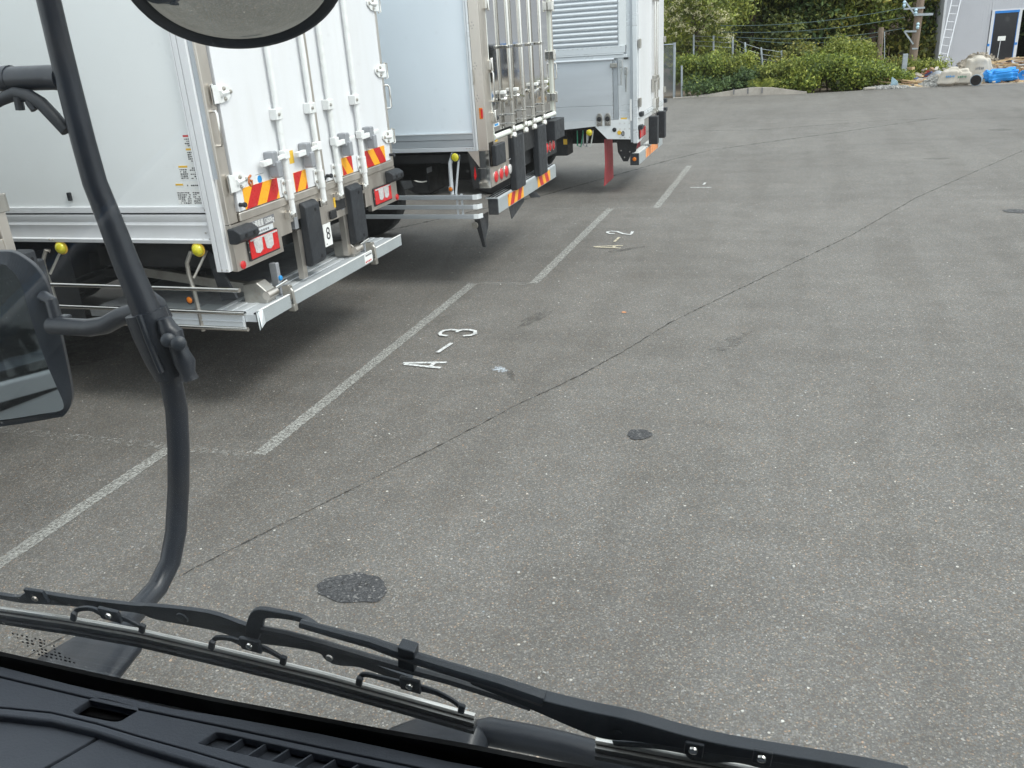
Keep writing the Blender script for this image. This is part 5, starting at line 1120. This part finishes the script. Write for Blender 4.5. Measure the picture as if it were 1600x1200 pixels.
def rrect(cs, k=.22, n=5):            # rounded quadrilateral in pixel space
    out = []
    for i in range(4):
        p0, p1, p2 = Vector(cs[i-1]), Vector(cs[i]), Vector(cs[(i+1) % 4]); a = p1.lerp(p0, k); b = p1.lerp(p2, k)
        for j in range(n+1): t_ = j/n; out.append(tuple((a*(1-t_)**2+p1*2*t_*(1-t_)+b*t_**2)))
    return out
edge_t = [(-500, 950), (-60, 1027), (0, 1041), (125, 1073), (266, 1106), (350, 1119), (500, 1146), (600, 1167), (700, 1189), (850, 1216), (1200, 1280), (1700, 1370)]
grv = [(-500, 965), (-60, 1043), (0, 1056), (134, 1088), (219, 1107), (350, 1134), (500, 1166), (600, 1187), (700, 1208), (850, 1238), (1200, 1310), (1700, 1400)]
plate(edge_t+grv[::-1], [], 'dash_front_strip', 'dash_plastic')
grv2 = [(x, y+3) for x, y in grv]
rid_t = [(-500, 1075), (-60, 1100), (10, 1105), (80, 1112), (150, 1129), (220, 1150), (300, 1172), (380, 1196), (460, 1222), (700, 1300), (1200, 1440), (1700, 1560)]
hole = rrect([(147, 1089), (220, 1107), (184, 1129), (108, 1113)], .22)
vent = rrect([(338, 1143), (660, 1214), (630, 1237), (308, 1161)], .05, 3)
plate(grv2+rid_t[::-1], [hole, vent], 'dash_middle_panel', 'dash_plastic')
plate([(x, y-2) for x, y in hole], [], 'card_slot_floor', 'dash_dark', z=ZD-.012, th=.002)
plate([(300, 1125), (700, 1205), (660, 1262), (280, 1180)], [], 'vent_floor', 'dash_plastic', z=ZD-.010, th=.002)
for k in range(9):
    x = 378+k*37; y = 1154+k*7.6
    a, b = dz(x, y-3), dz(x-29, y+16); a.z = b.z = ZD-.006; MB().bar(a, b, .0014, .008).to('vent_rib', 'dash_plastic', CAB)
rid_b = [(-500, 1090), (-60, 1113), (10, 1119), (80, 1127), (150, 1144), (220, 1167), (300, 1191), (380, 1216), (460, 1243), (700, 1322), (1200, 1465), (1700, 1590)]
plate([(x, y+1) for x, y in rid_t]+rid_b[::-1], [], 'dash_ridge', 'dash_plastic', z=ZD+.003, th=.01, bev=.0025)
low = [(x, y+3) for x, y in rid_b]
i5 = 5
seamL, seamR = (158, 1150), (55, 1210)
plate(low[:5]+[(156, 1149), (60, 1204), (-80, 1290), (-500, 1400)], [], 'dash_left_lid', 'dash_plastic', z=ZD-.004)
plate([(161, 1151)]+low[5:]+[(1700, 1900), (600, 1900), (-80, 1298), (64, 1207)], [], 'dash_right_lid', 'dash_plastic', z=ZD-.004)
MB().box(-1.0, 1.0, -.05, .452, 1.60, ZD-.018).to('dash_body', 'dash_dark', CAB)
# cab shell
sh = MB()
sh.box(-1.12, 1.12, -1.5, .28, 2.72, 2.76)
sh.box(-1.12, 1.12, -1.54, -1.50, 1.0, 2.72)
sh.to('roof_and_rear_wall', 'cab_lining', CAB)
for s in (-1, 1):
    X_ = 1.09*s
    sd = MB().box(X_-.03, X_+.03, -1.5, .40, .75, 1.80).box(X_-.03, X_+.03, -1.5, -.72, 1.80, 2.72).box(X_-.03, X_+.03, -.72, .30, 2.56, 2.72).to('cab_side', 'cab_paint', CAB)
    MB().slab([(X_-.03, .40, 1.80), (X_-.03, .28, 2.56), (X_-.03, .20, 2.56), (X_-.03, .32, 1.80)], (.06, 0, 0)).to('front_pillar', 'cab_paint', CAB)
    MB().box(X_-.008, X_+.008, -.70, .30, 1.83, 2.53).to('side_window', 'blue_window', CAB)
    tr_ = [(-.71, 1.82), (.32, 1.82), (.22, 2.54), (-.71, 2.54)]; e = MB()
    for p0, p1 in zip(tr_, tr_[1:]+tr_[:1]): e.bar((X_+.012*s, *p0), (X_+.012*s, *p1), .02, .014, (1, 0, 0))
    e.to('window_trim', 'blue_trim', CAB)
MB().slab([gz(-1.12, 2.66), gz(1.12, 2.66), gz(1.12, 2.76), gz(-1.12, 2.76)], GN*.03).to('roof_front', 'cab_paint', CAB)
MB().box(-1.12, 1.12, .455, .485, .95, 1.775).to('front_panel', 'cab_paint', CAB, bevel=.01)
for k, z in enumerate((1.30, 1.42, 1.54)): MB().box(-.75, .75, .486, .492, z, z+.05).to('grille_slot', 'black_metal', CAB)
MB().box(-1.12, 1.12, .46, .62, .45, .94).to('front_bumper', 'cab_paint', CAB, bevel=.03)
MB().box(-1.0, 1.0, -1.4, .40, .9, 1.0).to('cab_floor', 'cab_lining', CAB)
for s in (-1, 1):
    w_ = MB().lathe((s*.95, -.55, .45), (s, 0, 0), [(-.22, .36), (-.20, .45), (0, .45), (.02, .40), (.02, .28)], 28).to('front_wheel', 'tyre', CAB, smooth=True)
# left corner fairing that carries the mirror stay
F = [gl(x, y, .16) for x, y in ((36, 1052), (70, 1016), (128, 982), (212, 984), (236, 1000), (172, 1062), (140, 1120), (20, 1100))]
fo = MB().slab([tuple(p_) for p_ in F], (-.02, -.115, -.045)).to('corner_fairing', 'pipe_black', CAB, bevel=.012)
p1, p2 = gl(68, 1042, .163), gl(134, 988, .163); MB().tube([tuple(p1), tuple(p2)], .0012, 5).to('panel_seam', 'dash_dark', CAB)
# pivot cover
F = [gl(x, y, .055) for x, y in ((585, 1150), (610, 1132), (650, 1117), (705, 1116), (748, 1128), (770, 1150), (740, 1190), (600, 1180))]
MB().slab([tuple(p_) for p_ in F], (0, -.045, -.02)).to('pivot_cover', 'pipe_black', CAB, bevel=.006)
F = [gl(x, y, .058) for x, y in ((673, 1124), (703, 1129), (696, 1155), (664, 1151))]; MB().slab([tuple(p_) for p_ in F], tuple(GN*.003)).to('cover_cap', 'cab_black', CAB, bevel=.002)
pts = [gl(x, y, .06) for x, y in ((698, 1192), (712, 1166), (735, 1147), (765, 1143), (830, 1155), (880, 1166), (925, 1178), (1010, 1200), (1100, 1228))]
MB().tube([tuple(p_) for p_ in pts], [.007, .009, .0115, .0125, .0125, .0125, .0125, .0125, .0125], 16).to('cowl_hose', 'pipe_black', CAB, smooth=True)
# etched print on the glass corner
pr = MB(); rr = random.Random(3)
for r_ in range(6):
    for c in range(9):
        if rr.random() < .75:
            q = gl(20+c*7+r_*8+rr.uniform(-1, 1), 990+r_*6.5+c*1.6, -.0005); s_ = rr.uniform(.0006, .0016)
            pr.obox(q, (s_, 0, 0), (0, -.04*s_, .2*s_+.0006), GN*.0002)
tag(pr.to('glass_print', 'ink', CAB), kind='stuff')

# --- wipers
def blade(nm, lab, line_, parent_name='wiper_blade', yokes=(), z_off=.022):
    t = thing('windscreen_wiper', lab, 'wiper', tuple(gl(*line_[0], z_off)))
    m = [gl(x, y, z_off) for x, y in line_]
    dn = Vector((0, -.2, 1)).normalized()
    MB().tube([tuple(p_) for p_ in m], .0024, 8).to('metal_strip', 'blade_metal', t, smooth=True)
    b = MB()
    for a, c in zip(m[:-1], m[1:]): b.bar(a-dn*.0052-GN*.002, c-dn*.0052-GN*.002, .006, .0055, dn)
    b.to('backing', 'backing_metal', t, smooth=False)
    b = MB()
    for a, c in zip(m[:-1], m[1:]): b.bar(a-dn*.0108-GN*.004, c-dn*.0108-GN*.004, .008, .0050, dn)
    b.to('rubber_lip', 'rubber', t)
    return t
WA = blade('a', 'near wiper lying along the lower windscreen, its blade with bright metal strip', [(-120, 932), (0, 951), (110, 967), (219, 986), (350, 1016), (500, 1052), (620, 1085), (742, 1119)])
def yoke(t, pts, w, off=.030, th=.004, m='cab_black', nm='yoke'):
    ws = w if isinstance(w, (list, tuple)) else [w]*len(pts); pw = [(x, y, q) for (x, y), q in zip(pts, ws)]
    if len(pw) > 2: pw = smooth_path(pw, 4)
    P = [gl(x, y, off) for x, y, q in pw]; b = MB(); ws = [q for x, y, q in pw]
    sc = .00066                                     # metres per photo pixel at the glass
    up = []; lo = []
    for i, p_ in enumerate(P):
        d = (P[min(i+1, len(P)-1)]-P[max(i-1, 0)]).normalized(); q = GN.cross(d).normalized()*ws[i]*sc/2; up.append(p_+q); lo.append(p_-q)
    n = len(P); V = up+lo+[p+GN*th for p in up]+[p+GN*th for p in lo]; Fc = []
    for i in range(n-1):
        Fc += [(i, i+1, n+i+1, n+i), (2*n+i, 3*n+i, 3*n+i+1, 2*n+i+1), (i, 2*n+i, 2*n+i+1, i+1), (n+i, n+i+1, 3*n+i+1, 3*n+i)]
    Fc += [(0, n, 3*n, 2*n), (n-1, 3*n-1, 4*n-1, 2*n-1)]; b.add(V, Fc)
    o = b.to(nm, m, t, bevel=.0012); return o
def rivet(t, x, y, off=.036, r=.0042):
    p_ = gl(x, y, off); o = MB().lathe(p_, GN*-1, [(0, r), (.002, r*.9), (.003, r*.5)], 12).to('rivet', 'chrome', t, smooth=True); return o
# camera side of the parts is -GN, so the layers nearest the eye have the smaller offset
yoke(WA, [(-110, 920), (-20, 930), (30, 938), (55, 935), (120, 942), (210, 952), (240, 958), (330, 972), (385, 990), (450, 1002), (500, 1016), (520, 1028), (560, 1036), (610, 1054), (640, 1068)], [8, 9, 12, 24, 17, 15, 27, 35, 33, 24, 15, 27, 18, 17, 27], .026)
yoke(WA, [(40, 930), (70, 935)], [22, 24], .020, .004)
for cx, cy, L_ in ((170, 962, ((-57, 5), (50, 24))), (390, 1009, ((-61, 3), (51, 27))), (640, 1072, ((-80, -3), (80, 40))), (-60, 925, ((-60, 5), (50, 24)))):
    k = yoke(WA, [(cx-16, cy-3), (cx+16, cy+5)], [21, 23], .013, .004, nm='yoke_joint')
    p_ = gl(cx, cy, .012); MB().lathe(p_, GN*-1, [(0, .0032), (.0015, .003), (.0022, .0015)], 12).to('rivet', 'chrome', k, smooth=True)
    (lx, ly), (rx, ry_) = L_
    yoke(WA, [(cx+lx, cy+ly-4), (cx+lx+8, cy+ly-13), (cx+lx*.5, cy-9), (cx-8, cy), (cx+12, cy+4), (cx+rx*.5, cy+ry_*.30), (cx+rx*.82, cy+ry_*.62), (cx+rx, cy+ry_-4)], [6, 7, 8, 12, 12, 9, 7, 6], .016, .003, nm='claw_yoke')
    for ex, ey in L_: yoke(WA, [(cx+ex+1, cy+ey-7), (cx+ex-1, cy+ey+4)], [8.5, 8.5], .012, .004, nm='claw_clip')
for cx, cy in ((55, 935), (515, 1027)):
    p_ = gl(cx, cy, .019); MB().lathe(p_, GN*-1, [(0, .0032), (.0015, .003), (.0022, .0015)], 12).to('rivet', 'dull_steel', WA, smooth=True)
rv = gl(285, 965, .0235); MB().lathe(rv, GN*-1, [(0, .006), (.001, .0055), (.0015, .003)], 14).to('rivet', 'cab_black', WA, smooth=True)
# hook and arm of that wiper
yoke(WA, [(392, 998), (396, 982), (404, 962), (430, 962), (470, 970), (492, 985)], [18, 22, 18, 12, 10, 13], .018, .005, nm='arm_hook')
ar = [(402, 978), (440, 985), (500, 995), (560, 1008), (636, 1030), (700, 1052), (760, 1072), (830, 1098), (900, 1125), (960, 1146)]
MB().tube([tuple(gl(x, y, .018)) for x, y in [(410, 984), (450, 992), (510, 1008), (570, 1026), (640, 1046), (700, 1062), (770, 1084), (830, 1104)]], .0036, 8).to('washer_hose', 'rubber', WA, smooth=True)
MB().tube([tuple(gl(x, y, .010)) for x, y in [(470, 974), (520, 988), (580, 1004), (636, 1024), (700, 1044), (780, 1068), (850, 1092)]], [.0036, .004, .0045, .005, .005, .0055, .006], 8).to('arm_rod', 'cab_black', WA, smooth=True)
yoke(WA, [(735, 1066), (790, 1086), (850, 1107), (900, 1124), (940, 1136), (975, 1141), (1015, 1149), (1060, 1159), (1120, 1171), (1200, 1184), (1340, 1206), (1420, 1222)], [10, 16, 27, 38, 45, 40, 33, 26, 20, 16, 12, 10], .006, .010, nm='arm_body')
yoke(WA, [(634, 1016), (634, 1048)], [21, 21], .006, .010, nm='hose_clip')
p_ = gl(965, 1144, .005); MB().lathe(p_, GN*-1, [(0, .003), (.001, .003), (.001, .0015)], 12).to('rivet', 'cab_black', WA, smooth=True)
WB = blade('b', 'right wiper blade starting at the bottom edge right of the cowl hose', [(931, 1157), (1050, 1179), (1169, 1201), (1300, 1226), (1400, 1245)])
yoke(WB, [(958, 1162), (1020, 1166), (1075, 1174), (1090, 1180), (1150, 1186), (1190, 1190), (1260, 1204), (1400, 1232)], [10, 10, 14, 26, 14, 26, 14, 12], .020)
for q in ((1083, 1172), (1190, 1185)):
    k = yoke(WB, [(q[0]-14, q[1]-2), (q[0]+16, q[1]+5)], [22, 24], .003, .003, nm='yoke_joint'); p_ = gl(*q, .002); MB().lathe(p_, GN*-1, [(0, .0036), (.0015, .0032), (.0022, .0015)], 12).to('rivet', 'chrome', k, smooth=True)

# --- mirror stay (pipe), its joint, side mirror, round under-mirror
YS = .93
def sp_(x, y, yy=YS): return tuple(at(x, y, 1, yy))
ST = thing('mirror_stay', 'black bent pipe stay rising from the cab corner past the windscreen', 'mirror stay', sp_(180, 990, .66))
up_ = [(66, -60), (76, 0), (90, 60), (107, 130), (130, 220), (148, 285), (172, 345), (197, 410), (222, 470), (236, 505)]
MB().tube([sp_(x, y) for x, y in up_], [.0140, .0144, .0146, .0150, .0154, .0158, .0166, .0178, .0192, .0205], 18).to('upper_pipe', 'pipe_black', ST, smooth=True)
lo_ = [(252, 548, .93), (266, 590, .93), (276, 640, .93), (279, 700, .93), (279, 760, .925), (275, 830, .91), (266, 878, .89), (246, 918, .86), (215, 952, .81), (180, 990, .74), (150, 1030, .68)]
MB().tube([sp_(*q) for q in lo_], .0158, 18).to('lower_pipe', 'pipe_black', ST, smooth=True)
sl_ = MB().tube([sp_(x, y) for x, y in ((227, 487), (240, 520), (254, 555), (268, 588))], [.0280, .0285, .0265, .0225], 16).to('joint_sleeve', 'pipe_black', ST, smooth=True)
MB().tube([sp_(x, y, .904) for x, y in ((217, 492), (230, 528), (244, 562), (253, 582))], .0045, 8).to('sleeve_rib', 'pipe_black', sl_, smooth=True)
MB().tube([sp_(x, y, .92) for x, y in ((256, 497), (262, 512), (270, 522), (276, 535), (282, 552), (289, 566), (293, 582), (296, 592))], [.010, .013, .0155, .012, .013, .015, .011, .013], 12).to('clamp', 'pipe_black', sl_, smooth=True)
for q in ((264, 531), (280, 536)): MB().lathe(sp_(*q, .905), (.5, -.8, .2), [(0, .010), (.008, .010), (.012, .005)], 12).to('clamp_bolt', 'cab_black', sl_, smooth=True)
MB().tube([sp_(230, 492, .95), sp_(212, 488, .95), sp_(190, 494, .95), sp_(165, 508, .955), sp_(140, 512, .96), sp_(80, 509, .965)], .0135, 14).to('mirror_arm', 'pipe_black', ST, smooth=True)
MB().tube([sp_(256, 498, .96), sp_(244, 474, .955), sp_(232, 466, .95)], .013, 10).to('arm_elbow', 'pipe_black', ST, smooth=True)
MB().tube([sp_(-80, 130, .95), sp_(0, 124, .94), sp_(78, 121, .935), sp_(98, 122, .93)], .0155, 16).to('cross_pipe', 'pipe_black', ST, smooth=True)
MB().tube([sp_(10, 124, .94), sp_(20, 123, .94)], .0172, 16).to('pipe_collar', 'pipe_black', ST, smooth=True)
MB().tube([sp_(x, y, .925) for x, y in ((-30, 172), (0, 156), (25, 146), (45, 150), (65, 162), (84, 182), (104, 205))], [.008, .008, .0085, .009, .009, .009, .008], 10).to('cable', 'rubber', ST, smooth=True)
MB().tube([sp_(28, 152, .92), sp_(32, 172, .92)], .006, 6).tube([sp_(44, 158, .92), sp_(54, 172, .92)], .005, 6).to('cable_tie', 'rubber', ST)
# stay top goes on above the frame to the round mirror
MB().tube([sp_(66, -60), sp_(60, -110), sp_(90, -160), sp_(200, -190), sp_(330, -190), sp_(369, -150)], [.0175, .016, .014, .012, .011, .010], 12).to('upper_arm', 'pipe_black', ST, smooth=True)

SM = thing('side_mirror', 'large rectangular mirror on the stay at the left edge', 'mirror', sp_(40, 540, .96))
mn = Vector((.56, -.83, .05)).normalized(); mp = Vector(sp_(60, 540, .965))
def mo(x, y, off=0.): return onp(x, y, mp+mn*off, mn)
outer = [(-140, 420), (-90, 396), (0, 394), (20, 396), (38, 406), (55, 420), (70, 444), (82, 476), (92, 520), (102, 566), (110, 608), (110, 632), (100, 650), (82, 655), (0, 668), (-100, 676), (-150, 660)]
inner = [(-128, 432), (-86, 412), (0, 412), (14, 418), (27, 430), (36, 450), (46, 486), (60, 530), (75, 570), (90, 605), (100, 630), (94, 642), (60, 648), (0, 657), (-98, 664), (-138, 650)]
ho = MB(); outer = smooth_path(outer+[outer[0]], 4)[:-1]; inner = smooth_path(inner+[inner[-1], inner[0]], 4)[:-1]; O_ = [mo(x, y) for x, y in outer]; I_ = [mo(x, y) for x, y in inner[:16]]
ho.slab([tuple(p_-mn*.006) for p_ in O_], tuple(-mn*.022)); ho.to('housing', 'pipe_black', SM, bevel=.008, seg=3)
ring = MB(); n_ = len(outer); I2 = [mo(*inner[min(i, len(inner)-1)]) for i in range(n_)]
ring.add([tuple(p_-mn*.004) for p_ in O_]+[tuple(p_+mn*.004) for p_ in I2], [(i, (i+1) % n_, (i+1) % n_+n_, i+n_) for i in range(n_)]); ring.to('bezel', 'cab_black', SM)
MB().add([tuple(p_+mn*.001) for p_ in I2], [tuple(range(n_))]).to('mirror_pane', 'mirror_dusty', SM)
MB().box(*sum([[a-.008, a+.008] for a in sp_(102, 500, .975)], [])).tube([sp_(66, 462, .98), sp_(80, 470, .975), sp_(88, 500, .97)], .010, 8).to('hinge_boss', 'pipe_black', SM, bevel=.003)

UM = thing('under_mirror', 'round convex mirror hanging at the top of the picture, reflecting the asphalt', 'mirror', sp_(369, -50, .93))
cm = Vector(sp_(369, -47, .93)); tov = (EYE-cm).normalized(); um = (tov*math.cos(R(50))+Vector((0, 0, -1))*math.sin(R(50)))
um = (um-tov*0).normalized(); rad = (Vector(sp_(530, -30, .93))-Vector(sp_(210, -30, .93))).length/2*.925
MB().lathe(cm, um, [(-.045, rad*.55), (-.03, rad*.85), (-.012, rad*.99), (.004, rad*1.0), (.010, rad*.97), (.010, rad*.93), (.002, rad*.90)], 64).to('housing', 'cab_black', UM, smooth='all')
pr_ = [(.002+.020*math.cos(R(a)), rad*.905*math.sin(R(a))+.0001) for a in range(90, -1, -6)]
MB().lathe(cm, um, pr_, 64).to('mirror_pane', 'mirror_glass', UM, smooth='all')
MB().tube([tuple(cm-um*.04), sp_(369, -150)], .010, 10).to('mirror_bracket', 'pipe_black', UM, smooth=True)
